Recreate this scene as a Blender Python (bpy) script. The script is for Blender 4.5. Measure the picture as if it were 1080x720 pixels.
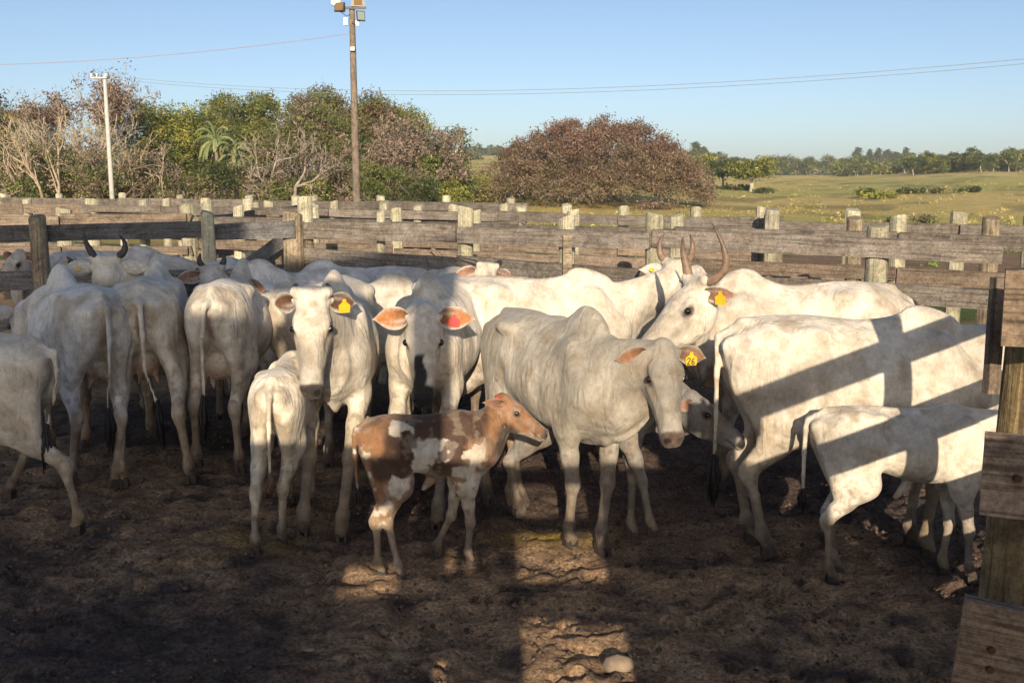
import bpy, math, random
import numpy as np
from mathutils import Vector, Matrix

for _o in list(bpy.data.objects): bpy.data.objects.remove(_o)
SC = bpy.context.scene
COL = SC.collection

# ------------------------------------------------------------------ camera
CAM_H = 2.2; PITCH = 9.09; FPX = 1050.0
cam_d = bpy.data.cameras.new('camera'); cam = bpy.data.objects.new('camera', cam_d); COL.objects.link(cam)
cam_d.lens = 35.0; cam_d.sensor_width = 36.0; cam_d.clip_start = 0.05; cam_d.clip_end = 6000
cam.location = (0, 0, CAM_H); cam.rotation_euler = (math.radians(90 - PITCH), 0, 0)
SC.camera = cam
# ------------------------------------------------------------------ light
SUN_EL = math.radians(17.2); SUN_DX = -0.016          # light travels towards +y, a hair towards -x
W = bpy.data.worlds.new('World'); SC.world = W; W.use_nodes = True
nt = W.node_tree; nt.nodes.clear()
sky = nt.nodes.new('ShaderNodeTexSky'); sky.sky_type = 'NISHITA'; sky.sun_disc = False
sky.sun_elevation = SUN_EL; sky.sun_rotation = math.pi - 0.016
sky.altitude = 400; sky.air_density = 0.7; sky.dust_density = 1.5; sky.ozone_density = 1.2
bg = nt.nodes.new('ShaderNodeBackground'); bg.inputs['Strength'].default_value = 0.100
wo = nt.nodes.new('ShaderNodeOutputWorld')
nt.links.new(sky.outputs[0], bg.inputs[0]); nt.links.new(bg.outputs[0], wo.inputs[0])
sd = bpy.data.lights.new('sun', 'SUN'); sd.energy = 4.3; sd.angle = math.radians(0.45); sd.color = (1.0, 0.84, 0.64)
sun = bpy.data.objects.new('sun', sd); COL.objects.link(sun)
L = Vector((SUN_DX, 1, -math.tan(SUN_EL))).normalized()
sun.rotation_euler = L.to_track_quat('-Z', 'Y').to_euler(); sun.location = (0, -20, 15)
SC.view_settings.view_transform = 'Standard'; SC.view_settings.look = 'None'
SC.view_settings.gamma = 1.0; SC.view_settings.exposure = 0.50
SC.render.engine = 'CYCLES'
SC.cycles.max_bounces = 6; SC.cycles.diffuse_bounces = 4; SC.cycles.glossy_bounces = 2
SC.cycles.volume_bounces = 0; SC.cycles.use_adaptive_sampling = True
try: SC.cycles.use_denoising = True
except Exception: pass

_cp, _sp = math.cos(math.radians(PITCH)), math.sin(math.radians(PITCH))
def ray(u, v):                       # direction for a pixel of the 1080x720 photograph
    x = (u - 540) / FPX; y = (360 - v) / FPX
    return np.array([x, _cp + y * _sp, -_sp + y * _cp])
def AZ(u, v, z=0.0):                 # point at height z
    d = ray(u, v); t = (z - CAM_H) / d[2]; return np.array([0, 0, CAM_H]) + d * t
def AY(u, v, Y):                     # point at depth Y
    d = ray(u, v); return np.array([0, 0, CAM_H]) + d * (Y / d[1])

# ------------------------------------------------------------------ tags and meshes
def tag(o, label=None, cat=None, group=None, kind=None):
    if label: o['label'] = label
    if cat: o['category'] = cat
    if group: o['group'] = group
    if kind: o['kind'] = kind
    return o
def empty(name, loc=(0, 0, 0), rz=0.0):
    o = bpy.data.objects.new(name, None); COL.objects.link(o)
    o.location = loc; o.rotation_euler = (0, 0, rz); o.empty_display_size = .2
    return o
def link(name, me, parent=None, loc=None, rot=None):
    o = bpy.data.objects.new(name, me); COL.objects.link(o)
    if parent: o.parent = parent
    if loc is not None: o.location = loc
    if rot is not None: o.rotation_euler = rot
    return o
def npmesh(name, verts, faces, mat=None, smooth=True, col=None):
    """verts (n,3); faces: (m,4)/(m,3) array or list of index tuples"""
    me = bpy.data.meshes.new(name)
    verts = np.asarray(verts, dtype=np.float32)
    if isinstance(faces, np.ndarray):
        m, k = faces.shape
        me.vertices.add(len(verts)); me.vertices.foreach_set('co', verts.ravel())
        me.loops.add(m * k); me.loops.foreach_set('vertex_index', faces.astype(np.int32).ravel())
        me.polygons.add(m); me.polygons.foreach_set('loop_start', np.arange(0, m * k, k, dtype=np.int32))
        me.update(calc_edges=True)
    else:
        me.from_pydata(verts.tolist(), [], faces)
    if col is not None:
        a = me.color_attributes.new('Col', 'FLOAT_COLOR', 'POINT')
        c = np.ones((len(verts), 4), dtype=np.float32); c[:, :3] = col
        a.data.foreach_set('color', c.ravel())
    if smooth: me.polygons.foreach_set('use_smooth', np.ones(len(me.polygons), dtype=bool))
    if mat: me.materials.append(mat)
    me.validate(); me.update()
    return me
class MB:
    """collects shapes for ONE mesh"""
    def __init__(s): s.v = []; s.f = []; s.c = []
    def add(s, v, f, c=(1, 1, 1)):
        n = len(s.v); s.v += [tuple(p) for p in v]; s.f += [tuple(i + n for i in q) for q in f]; s.c += [c] * len(v)
    def box(s, c, size, R=None, col=(1, 1, 1), taper=1.0):
        hx, hy, hz = [a / 2 for a in size]; P = []
        for z in (-1, 1):
            t = 1.0 if z < 0 else taper
            for x, y in ((-1, -1), (1, -1), (1, 1), (-1, 1)):
                p = Vector((x * hx * t, y * hy * t, z * hz))
                if R is not None: p = R @ p
                P.append((p[0] + c[0], p[1] + c[1], p[2] + c[2]))
        s.add(P, [(3, 2, 1, 0), (4, 5, 6, 7), (0, 1, 5, 4), (1, 2, 6, 5), (2, 3, 7, 6), (3, 0, 4, 7)], col)
    def tube(s, pts, rad, n=6, col=(1, 1, 1), cap=True, sq=1.0):
        pts = [Vector(p) for p in pts]; V = []; N = len(pts)
        if not hasattr(rad, '__len__'): rad = [rad] * N
        up = Vector((0, 0, 1)); d0 = (pts[-1] - pts[0])
        if abs(d0.normalized().z) > .9: up = Vector((1, 0, 0))
        for i, p in enumerate(pts):
            d = (pts[min(i + 1, N - 1)] - pts[max(i - 1, 0)]).normalized()
            a = d.cross(up).normalized(); b = a.cross(d)
            for k in range(n):
                t = 2 * math.pi * k / n
                V.append(p + a * (math.cos(t) * rad[i]) + b * (math.sin(t) * rad[i] * sq))
        F = [(i * n + k, i * n + (k + 1) % n, (i + 1) * n + (k + 1) % n, (i + 1) * n + k) for i in range(N - 1) for k in range(n)]
        if cap: F += [tuple(range(n - 1, -1, -1)), tuple((N - 1) * n + k for k in range(n))]
        s.add(V, F, col)
    def build(s, name, mat, parent=None, smooth=False, loc=None, rot=None):
        me = npmesh(name, s.v, s.f, mat, smooth, np.array(s.c, dtype=np.float32).reshape(-1, 3) if s.c else None)
        return link(name, me, parent, loc, rot)

# ------------------------------------------------------------------ numpy noise
_rs = np.random.RandomState(7); _TAB = _rs.rand(64, 64, 64).astype(np.float32)
def vnoise(p, s=1.0, o=0.0):
    q = np.asarray(p, dtype=np.float32) * s + o + 1000.0
    i = np.floor(q).astype(np.int64); f = (q - i).astype(np.float32); f = f * f * (3 - 2 * f)
    r = 0
    for a in (0, 1):
        for b in (0, 1):
            for c in (0, 1):
                w = (f[..., 0] if a else 1 - f[..., 0]) * (f[..., 1] if b else 1 - f[..., 1]) * (f[..., 2] if c else 1 - f[..., 2])
                r = r + w * _TAB[(i[..., 0] + a) & 63, (i[..., 1] + b) & 63, (i[..., 2] + c) & 63]
    return r
def fbm(p, s=1.0, o=0.0, n=4, g=.5):
    r = 0; a = 1.0; t = 0
    for k in range(n):
        r = r + a * vnoise(p, s * 2 ** k, o + 17.3 * k); t += a; a *= g
    return r / t
def sstep(a, b, x): t = np.clip((x - a) / (b - a), 0, 1); return t * t * (3 - 2 * t)

# ------------------------------------------------------------------ materials
def newmat(name):
    m = bpy.data.materials.new(name); m.use_nodes = True
    t = m.node_tree; b = t.nodes['Principled BSDF']; return m, t, b
class N:
    def __init__(s, t): s.t = t
    def n(s, typ, **kw):
        x = s.t.nodes.new(typ)
        for k, v in kw.items():
            if k.startswith('i_'):
                key = k[2:]; key = int(key) if key.isdigit() else key.replace('_', ' ')
                x.inputs[key].default_value = v
            else: setattr(x, k, v)
        return x
    def l(s, a, b): s.t.links.new(a, b)
    def mix(s, f, a, b, mode='MIX'):
        x = s.t.nodes.new('ShaderNodeMixRGB'); x.blend_type = mode
        for i, q in enumerate((f, a, b)):
            if hasattr(q, 'is_linked'): s.l(q, x.inputs[i])
            else: x.inputs[i].default_value = q if i == 0 else ((*q, 1) if len(q) == 3 else q)
        return x.outputs[0]
    def ramp(s, f, stops):
        x = s.t.nodes.new('ShaderNodeValToRGB'); e = x.color_ramp.elements
        while len(e) < len(stops): e.new(.5)
        for q, (p, c) in zip(e, stops):
            q.position = p; q.color = (c, c, c, 1) if not hasattr(c, '__len__') else (*c, 1)
        s.l(f, x.inputs[0]); return x.outputs[0]
    def bump(s, h, b, strength=.4, dist=.01):
        x = s.t.nodes.new('ShaderNodeBump'); x.inputs['Strength'].default_value = strength; x.inputs['Distance'].default_value = dist
        s.l(h, x.inputs['Height']); s.l(x.outputs[0], b.inputs['Normal']); return x
def simple(name, c, rough=.7, metal=0.0, spec=None, noise=0.0, scale=20, bump=0.0):
    m, t, b = newmat(name); g = N(t)
    b.inputs['Roughness'].default_value = rough; b.inputs['Metallic'].default_value = metal
    if spec is not None: b.inputs['Specular IOR Level'].default_value = spec
    if noise or bump:
        tc = g.n('ShaderNodeTexCoord'); nz = g.n('ShaderNodeTexNoise', i_Scale=scale, i_Detail=5.0)
        g.l(tc.outputs['Object'], nz.inputs['Vector'])
        k = g.ramp(nz.outputs[0], [(.3, 1 - noise), (.7, 1 + noise * .5)])
        g.l(g.mix(1.0, c, k, 'MULTIPLY'), b.inputs['Base Color'])
        if bump: g.bump(nz.outputs[0], b, bump, .01)
    else: b.inputs['Base Color'].default_value = (*c, 1)
    return m
def attr_mat(name, rough=.8, noise=.25, scale=30, bump=.2, bdist=.005, spec=.3, sub=None, trans=0.0):
    """colour from the mesh's own colour attribute times fine noise"""
    m, t, b = newmat(name); g = N(t)
    at = g.n('ShaderNodeAttribute', attribute_name='Col')
    tc = g.n('ShaderNodeTexCoord'); nz = g.n('ShaderNodeTexNoise', i_Scale=scale, i_Detail=6.0)
    g.l(tc.outputs['Object'], nz.inputs['Vector'])
    k = g.ramp(nz.outputs[0], [(.3, 1 - noise), (.7, 1 + noise * .4)])
    c = g.mix(1.0, at.outputs[0], k, 'MULTIPLY'); g.l(c, b.inputs['Base Color'])
    b.inputs['Roughness'].default_value = rough; b.inputs['Specular IOR Level'].default_value = spec
    if bump: g.bump(nz.outputs[0], b, bump, bdist)
    if trans:
        tr = g.n('ShaderNodeBsdfTranslucent'); g.l(c, tr.inputs[0])
        mx = g.n('ShaderNodeMixShader'); mx.inputs[0].default_value = trans
        g.l(b.outputs[0], mx.inputs[1]); g.l(tr.outputs[0], mx.inputs[2])
        g.l(mx.outputs[0], t.nodes['Material Output'].inputs[0])
    return m
def hide_mat():
    m, t, b = newmat('hide'); g = N(t)
    at = g.n('ShaderNodeAttribute', attribute_name='Col'); tc = g.n('ShaderNodeTexCoord')
    oi = g.n('ShaderNodeObjectInfo')
    va = g.n('ShaderNodeVectorMath', operation='ADD'); g.l(tc.outputs['Object'], va.inputs[0]); g.l(oi.outputs['Random'], va.inputs[1])
    n1 = g.n('ShaderNodeTexNoise', i_Scale=9.0, i_Detail=8.0, i_Roughness=.65); g.l(va.outputs[0], n1.inputs['Vector'])
    mp = g.n('ShaderNodeMapping'); mp.inputs['Scale'].default_value = (1, 1, .28); g.l(va.outputs[0], mp.inputs[0])
    n2 = g.n('ShaderNodeTexNoise', i_Scale=110.0, i_Detail=4.0); g.l(mp.outputs[0], n2.inputs['Vector'])
    n3 = g.n('ShaderNodeTexNoise', i_Scale=34.0, i_Detail=5.0, i_Roughness=.7); g.l(va.outputs[0], n3.inputs['Vector'])
    vo = g.n('ShaderNodeTexVoronoi', i_Scale=16.0); g.l(va.outputs[0], vo.inputs['Vector'])
    k1 = g.ramp(n1.outputs[0], [(.36, (.80, .76, .70)), (.58, (1.04, 1.04, 1.04))])
    k3 = g.ramp(n3.outputs[0], [(.32, (.84, .81, .76)), (.55, (1, 1, 1))])
    sp = g.ramp(vo.outputs['Distance'], [(.05, .35), (.09, 1.0)])
    c = g.mix(1.0, at.outputs[0], k1, 'MULTIPLY'); c = g.mix(.8, c, k3, 'MULTIPLY')
    rnd = g.ramp(vo.outputs['Color'], [(.70, 0.0), (.72, .8)])
    c = g.mix(rnd, c, g.mix(1.0, c, sp, 'MULTIPLY'))
    k2 = g.ramp(n2.outputs[0], [(.3, .86), (.6, 1.03)]); c = g.mix(.8, c, k2, 'MULTIPLY')
    g.l(c, b.inputs['Base Color']); b.inputs['Roughness'].default_value = .72; b.inputs['Specular IOR Level'].default_value = .25
    b.inputs['Sheen Weight'].default_value = .12; b.inputs['Sheen Roughness'].default_value = .5
    # loose skin: soft vertical wrinkles plus hair grain
    mp2 = g.n('ShaderNodeMapping'); mp2.inputs['Scale'].default_value = (1.0, 1.0, .32); g.l(va.outputs[0], mp2.inputs[0])
    n4 = g.n('ShaderNodeTexNoise', i_Scale=13.0, i_Detail=4.0, i_Distortion=.9); g.l(mp2.outputs[0], n4.inputs['Vector'])
    b1 = g.n('ShaderNodeBump', i_Strength=.75, i_Distance=.028); g.l(n4.outputs[0], b1.inputs['Height'])
    b2 = g.n('ShaderNodeBump', i_Strength=.3, i_Distance=.004); g.l(n2.outputs[0], b2.inputs['Height']); g.l(b1.outputs[0], b2.inputs['Normal'])
    g.l(b2.outputs[0], b.inputs['Normal'])
    return m
def wood_mat(name, c1, c2, c3, lichen=.0, axis=0):
    """weathered plank: grain along local x (axis 0) or z (axis 2)"""
    m, t, b = newmat(name); g = N(t)
    tc = g.n('ShaderNodeTexCoord'); oi = g.n('ShaderNodeObjectInfo')
    sc = [60, 60, 60]; sc[axis] = 2.2
    off = g.n('ShaderNodeVectorMath', operation='SCALE'); g.l(oi.outputs['Random'], off.inputs['Scale']); off.inputs[0].default_value = (37, 11, 23)
    va = g.n('ShaderNodeVectorMath', operation='ADD'); g.l(tc.outputs['Object'], va.inputs[0]); g.l(off.outputs[0], va.inputs[1])
    mp = g.n('ShaderNodeMapping'); mp.inputs['Scale'].default_value = sc; g.l(va.outputs[0], mp.inputs[0])
    gr = g.n('ShaderNodeTexNoise', i_Scale=1.0, i_Detail=5.0, i_Roughness=.6, i_Distortion=.6); g.l(mp.outputs[0], gr.inputs['Vector'])
    big = g.n('ShaderNodeTexNoise', i_Scale=2.3, i_Detail=6.0, i_Roughness=.7); g.l(va.outputs[0], big.inputs['Vector'])
    c = g.mix(g.ramp(big.outputs[0], [(.38, 0.0), (.62, 1.0)]), c1, c2)
    c = g.mix(g.ramp(gr.outputs[0], [(.36, .75), (.52, 0.0)]), c, c3)
    c = g.mix(1.0, c, g.ramp(oi.outputs['Random'], [(0, .72), (1, 1.2)]), 'MULTIPLY')
    sp_ = g.n('ShaderNodeTexNoise', i_Scale=55.0, i_Detail=4.0, i_Roughness=.8); g.l(va.outputs[0], sp_.inputs['Vector'])
    st_ = g.n('ShaderNodeTexNoise', i_Scale=5.5, i_Detail=8.0, i_Roughness=.75, i_Distortion=1.2); g.l(va.outputs[0], st_.inputs['Vector'])
    c = g.mix(1.0, c, g.ramp(sp_.outputs[0], [(.35, .62), (.6, 1.18)]), 'MULTIPLY'); c = g.mix(1.0, c, g.ramp(st_.outputs[0], [(.34, .55), (.58, 1.12)]), 'MULTIPLY')
    if lichen:
        l2 = g.n('ShaderNodeTexNoise', i_Scale=26.0, i_Detail=7.0, i_Roughness=.8); g.l(va.outputs[0], l2.inputs['Vector'])
        c = g.mix(g.ramp(l2.outputs[0], [(.56, 0.0), (.64, lichen)]), c, (.42, .42, .33))
    g.l(c, b.inputs['Base Color']); b.inputs['Roughness'].default_value = .88; b.inputs['Specular IOR Level'].default_value = .2
    h = g.mix(.35, gr.outputs[0], big.outputs[0]); g.bump(h, b, .7, .012)
    return m
# ================================================================== cattle
# Every animal is one continuous skin: a smooth union of anatomical volumes, meshed with surface nets.
class Field:
    def __init__(s, xs, ys, zs):
        s.a = [np.asarray(q, dtype=np.float32) for q in (xs, ys, zs)]
        s.F = np.full([len(q) for q in s.a], 1.0, dtype=np.float32)
    def win(s, lo, hi):
        sl = []
        for a, l, h in zip(s.a, lo, hi):
            i = max(int(np.searchsorted(a, l)) - 1, 0); j = min(int(np.searchsorted(a, h)) + 1, len(a))
            if j - i < 2: return None
            sl.append(slice(i, j))
        return tuple(sl)
    def grid(s, sl):
        X, Y, Z = (a[q] for a, q in zip(s.a, sl))
        return X[:, None, None], Y[None, :, None], Z[None, None, :]
    def put(s, sl, d, k, sub=False):
        A = s.F[sl]
        if sub:
            d = -d; h = np.maximum(k - np.abs(A - d), 0) / k; s.F[sl] = np.maximum(A, d) + h * h * k / 4
        else:
            h = np.maximum(k - np.abs(A - d), 0) / k; s.F[sl] = np.minimum(A, d) - h * h * k / 4
    def cone(s, a, b, ra, rb, k=.03, n=None, sq=1.0):
        a = np.array(a, dtype=float); b = np.array(b, dtype=float); m = max(ra, rb) + k + .03
        sl = s.win(np.minimum(a, b) - m, np.maximum(a, b) + m)
        if sl is None: return
        X, Y, Z = s.grid(sl); ba = b - a
        qx, qy, qz = X - a[0], Y - a[1], Z - a[2]
        if n is not None and sq != 1.0:
            n = np.array(n, dtype=float); n /= np.linalg.norm(n)
            e = (1 / sq - 1); dn = (qx * n[0] + qy * n[1] + qz * n[2]) * e
            qx, qy, qz = qx + n[0] * dn, qy + n[1] * dn, qz + n[2] * dn
            ba = ba + n * (ba @ n) * e
        t = np.clip((qx * ba[0] + qy * ba[1] + qz * ba[2]) / max(ba @ ba, 1e-9), 0, 1)
        d = np.sqrt((qx - t * ba[0]) ** 2 + (qy - t * ba[1]) ** 2 + (qz - t * ba[2]) ** 2) - (ra + t * (rb - ra))
        s.put(sl, (d * (sq if sq < 1 else 1) ** .5).astype(np.float32), k)
    def ell(s, c, r, R=None, k=.03, sub=False):
        c = np.array(c, dtype=float); m = max(r) + k + .02
        sl = s.win(c - m, c + m)
        if sl is None: return
        X, Y, Z = s.grid(sl); X, Y, Z = X - c[0], Y - c[1], Z - c[2]
        if R is not None:
            X, Y, Z = (X * R[0, i] + Y * R[1, i] + Z * R[2, i] for i in range(3))
        k0 = np.sqrt((X / r[0]) ** 2 + (Y / r[1]) ** 2 + (Z / r[2]) ** 2)
        k1 = np.sqrt((X / r[0] ** 2) ** 2 + (Y / r[1] ** 2) ** 2 + (Z / r[2] ** 2) ** 2)
        s.put(sl, (k0 * (k0 - 1) / np.maximum(k1, 1e-6)).astype(np.float32), k, sub)
    def loft(s, prof, o=None, R=None, k=.03, egg=0.0, ribs=0.0, power=2.0):
        P = np.array(prof, dtype=float); o = np.zeros(3) if o is None else np.array(o, dtype=float)
        R = np.eye(3) if R is None else R
        cs = np.array([[u, v, w] for u in (P[0, 0] - .02, P[-1, 0] + .02) for v in (-P[:, 3].max(), P[:, 3].max()) for w in (P[:, 2].min(), P[:, 1].max())])
        Wc = cs @ R.T + o
        sl = s.win(Wc.min(0) - k - .03, Wc.max(0) + k + .03)
        if sl is None: return
        X, Y, Z = s.grid(sl); X, Y, Z = X - o[0], Y - o[1], Z - o[2]
        U, V, Wz = (X * R[0, i] + Y * R[1, i] + Z * R[2, i] for i in range(3))
        uc = np.clip(U, P[0, 0], P[-1, 0])
        uf = np.linspace(P[0, 0], P[-1, 0], 90)
        def sm(c):                                   # smoothed interpolation of the profile
            y = np.interp(uf, P[:, 0], P[:, c]); kk = np.array([1, 2, 3, 2, 1]) / 9.0
            y2 = np.convolve(np.pad(y, 2, mode='edge'), kk, 'valid'); y2 = np.convolve(np.pad(y2, 2, mode='edge'), kk, 'valid')
            return np.interp(uc, uf, y2)
        T, B, Wd = sm(1), sm(2), sm(3)
        zc = (T + B) / 2; h = (T - B) / 2; t = (Wz - zc) / h
        w = Wd * (1 - egg * np.clip(t, -1, 1))
        if power == 2.0: r = np.sqrt((V / w) ** 2 + t ** 2)
        else: r = (np.abs(V / w) ** power + np.abs(t) ** power) ** (1 / power)
        g = np.sqrt((V / w ** 2) ** 2 + ((Wz - zc) / h ** 2) ** 2)
        d = (r - 1) * r / np.maximum(g, 1e-4)
        du = np.maximum(np.maximum(P[0, 0] - U, U - P[-1, 0]), 0)
        d = np.where(du > 0, np.sqrt(du ** 2 + np.maximum(d, 0) ** 2) , d)
        if ribs:
            m = np.exp(-((U - .08) / .24) ** 2) * np.exp(-((Wz - zc - .04) / (h * .55 + 1e-3)) ** 2)
            d = d + ribs * m * np.cos((U + Wz * .28) * 2 * math.pi / .062)
        s.put(sl, d.astype(np.float32), k)
    def mesh(s):
        F = s.F; xs, ys, zs = s.a; ins = F < 0
        nx, ny, nz = [q - 1 for q in F.shape]
        cnt = np.zeros((nx, ny, nz), dtype=np.int8)
        for a in (0, 1):
            for b in (0, 1):
                for c in (0, 1): cnt += ins[a:nx + a, b:ny + b, c:nz + c]
        act = (cnt > 0) & (cnt < 8); I, J, K = np.nonzero(act)
        idx = np.full(cnt.shape, -1, dtype=np.int32); idx[I, J, K] = np.arange(len(I))
        P = np.zeros((len(I), 3)); C = np.zeros(len(I))
        cor = [(a, b, c) for a in (0, 1) for b in (0, 1) for c in (0, 1)]
        for p in cor:
            for ax in range(3):
                if p[ax] == 0:
                    q = list(p); q[ax] = 1
                    fa = F[I + p[0], J + p[1], K + p[2]]; fb = F[I + q[0], J + q[1], K + q[2]]
                    m = (fa < 0) != (fb < 0); t = np.where(m, fa / np.where(m, fa - fb, 1), 0)
                    pa = np.stack([xs[I + p[0]], ys[J + p[1]], zs[K + p[2]]], 1); pb = np.stack([xs[I + q[0]], ys[J + q[1]], zs[K + q[2]]], 1)
                    P += np.where(m[:, None], pa + t[:, None] * (pb - pa), 0); C += m
        P /= C[:, None]
        fs = []
        for ax in range(3):
            o = [(1, 2), (2, 0), (0, 1)][ax]
            sa = [slice(None)] * 3; sb = [slice(None)] * 3; sa[ax] = slice(0, -1); sb[ax] = slice(1, None)
            for q in o: sa[q] = slice(1, -1); sb[q] = slice(1, -1)
            A, B = ins[tuple(sa)], ins[tuple(sb)]
            e = np.stack(np.nonzero(A != B), 1); flip = A[e[:, 0], e[:, 1], e[:, 2]]
            for q in o: e[:, q] += 1
            def cell(d1, d2):
                c = e.copy(); c[:, o[0]] += d1; c[:, o[1]] += d2; return idx[c[:, 0], c[:, 1], c[:, 2]]
            Q = np.stack([cell(-1, -1), cell(0, -1), cell(0, 0), cell(-1, 0)], 1)
            Q[~flip] = Q[~flip][:, ::-1]; fs.append(Q)
        Fc = np.concatenate(fs); Fc = Fc[(Fc >= 0).all(1)]
        # one gentle smoothing pass
        E = np.concatenate([Fc[:, [0, 1]], Fc[:, [1, 2]], Fc[:, [2, 3]], Fc[:, [3, 0]]])
        n = len(P)
        for _ in range(1):
            S = np.stack([np.bincount(E[:, 0], P[E[:, 1], c], n) + np.bincount(E[:, 1], P[E[:, 0], c], n) for c in range(3)], 1)
            D = np.bincount(E[:, 0], minlength=n) + np.bincount(E[:, 1], minlength=n)
            P = P * .5 + .5 * S / np.maximum(D, 1)[:, None]
        return P, Fc

def axis_pts(lo, hi, step, f0, f1, fine):
    p = [lo]
    while p[-1] < hi:
        x = p[-1]; p.append(x + (fine if f0 - step < x < f1 else step))
    return p
def frame(yaw, pitch, roll=0):
    cy, sy, cp, sp_ = math.cos(yaw), math.sin(yaw), math.cos(pitch), math.sin(pitch)
    u = np.array([cp * cy, cp * sy, sp_]); v = np.array([-sy, cy, 0]); w = np.cross(u, v)
    c, s_ = math.cos(roll), math.sin(roll)
    return np.stack([u, v * c + w * s_, w * c - v * s_], 1)
def bez(a, b, c, n):
    a, b, c = (np.array(q, dtype=float) for q in (a, b, c))
    return [(1 - t) ** 2 * a + 2 * t * (1 - t) * b + t * t * c for t in np.linspace(0, 1, n)]

M_HIDE = hide_mat()
M_EAR = attr_mat('ear skin', .75, .35, 40, .3, .004)
M_HORN = attr_mat('horn', .5, .35, 30, .4, .004, spec=.4)
M_EYE = simple('eye', (.012, .007, .005), .08, spec=.8)
M_HOOF = simple('hoof', (.045, .032, .024), .7, noise=.5, scale=30, bump=.4)
M_HAIR = attr_mat('tail hair', .6, .5, 60, .6, .01)
M_TAGY = simple('yellow tag plastic', (.85, .50, .02), .45, noise=.15, scale=30)
M_TAGR = simple('red tag plastic', (.75, .06, .05), .45)
M_INK = simple('tag ink', (.02, .02, .02), .6)

def ear_mesh(Lr, Wd, side, inner, outer, cup=.5, tip=.0):
    """a leaf shaped cupped ear with thickness; local x outward along the ear, y across, z = opening side"""
    nu, nv = 13, 9; V = []; C = []
    for face in (0, 1):
        for i in range(nu):
            t = i / (nu - 1); wd = Wd * (.34 + .66 * math.sin(math.pi * min(1, t * 1.02) ** .72) ** .8) * (1 if t < .98 else .0) * (1 - .25 * t)
            if t > .6: wd *= max(0, 1 - ((t - .6) / .4) ** 1.7) * .999 + .001
            for j in range(nv):
                s_ = (j / (nv - 1)) * 2 - 1
                a = s_ * (1.25 - .75 * t) * cup * 2
                y = math.sin(a) / max(abs(cup * 2 * (1.25 - .75 * t)), .1) * wd
                z = (1 - math.cos(a)) * wd * .75 - tip * t * t
                th = .006 * (1 - abs(s_) ** 4) * (1 - t ** 6) + .0006
                V.append((t * Lr, y, z + (th if face == 0 else -th)))
                e = max(abs(s_), t ** 3)
                if face == 0:
                    f = max(sstep(.55, .92, e), .6 * sstep(.30, .0, abs(s_ - .3)) * sstep(.75, .2, t)); C.append(tuple(np.array(inner) * (1 - f) * (.35 + .65 * min(1, t * 1.9)) + np.array(outer) * f))
                else: C.append(tuple(outer))
    F = []
    for face in (0, 1):
        b = face * nu * nv
        for i in range(nu - 1):
            for j in range(nv - 1):
                q = (b + i * nv + j, b + (i + 1) * nv + j, b + (i + 1) * nv + j + 1, b + i * nv + j + 1)
                F.append(q if face == 0 else q[::-1])
    n = nu * nv
    for i in range(nu - 1):
        for j, fl in ((0, 0), (nv - 1, 1)):
            q = (i * nv + j, i * nv + j + n, (i + 1) * nv + j + n, (i + 1) * nv + j); F.append(q if fl == 0 else q[::-1])
    return V, F, C

def hoof_mesh(s):
    m = MB()
    for sd in (-1, 1):
        y = sd * .021 * s
        pr = [(-.042, .0, .018), (.048, .0, .014), (.062, .0, .006)]
        V = []
        for z, k, dx in ((0, 1.0, 0.0), (.035, .92, -.006), (.07, .72, -.016)):
            for ax, ay in ((-.04, -.018), (-.04, .018), (.02, .020), (.058, .006), (.058, -.006), (.02, -.020)):
                V.append((((ax * k) + dx) * s, y + ay * k * s, z * s - .012))
        F = [tuple(range(5, -1, -1)), tuple(range(12, 18))]
        for r in (0, 1):
            for i in range(6): F.append((r * 6 + i, r * 6 + (i + 1) % 6, r * 6 + 6 + (i + 1) % 6, r * 6 + 6 + i))
        m.add(V, F)
    return m

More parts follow.
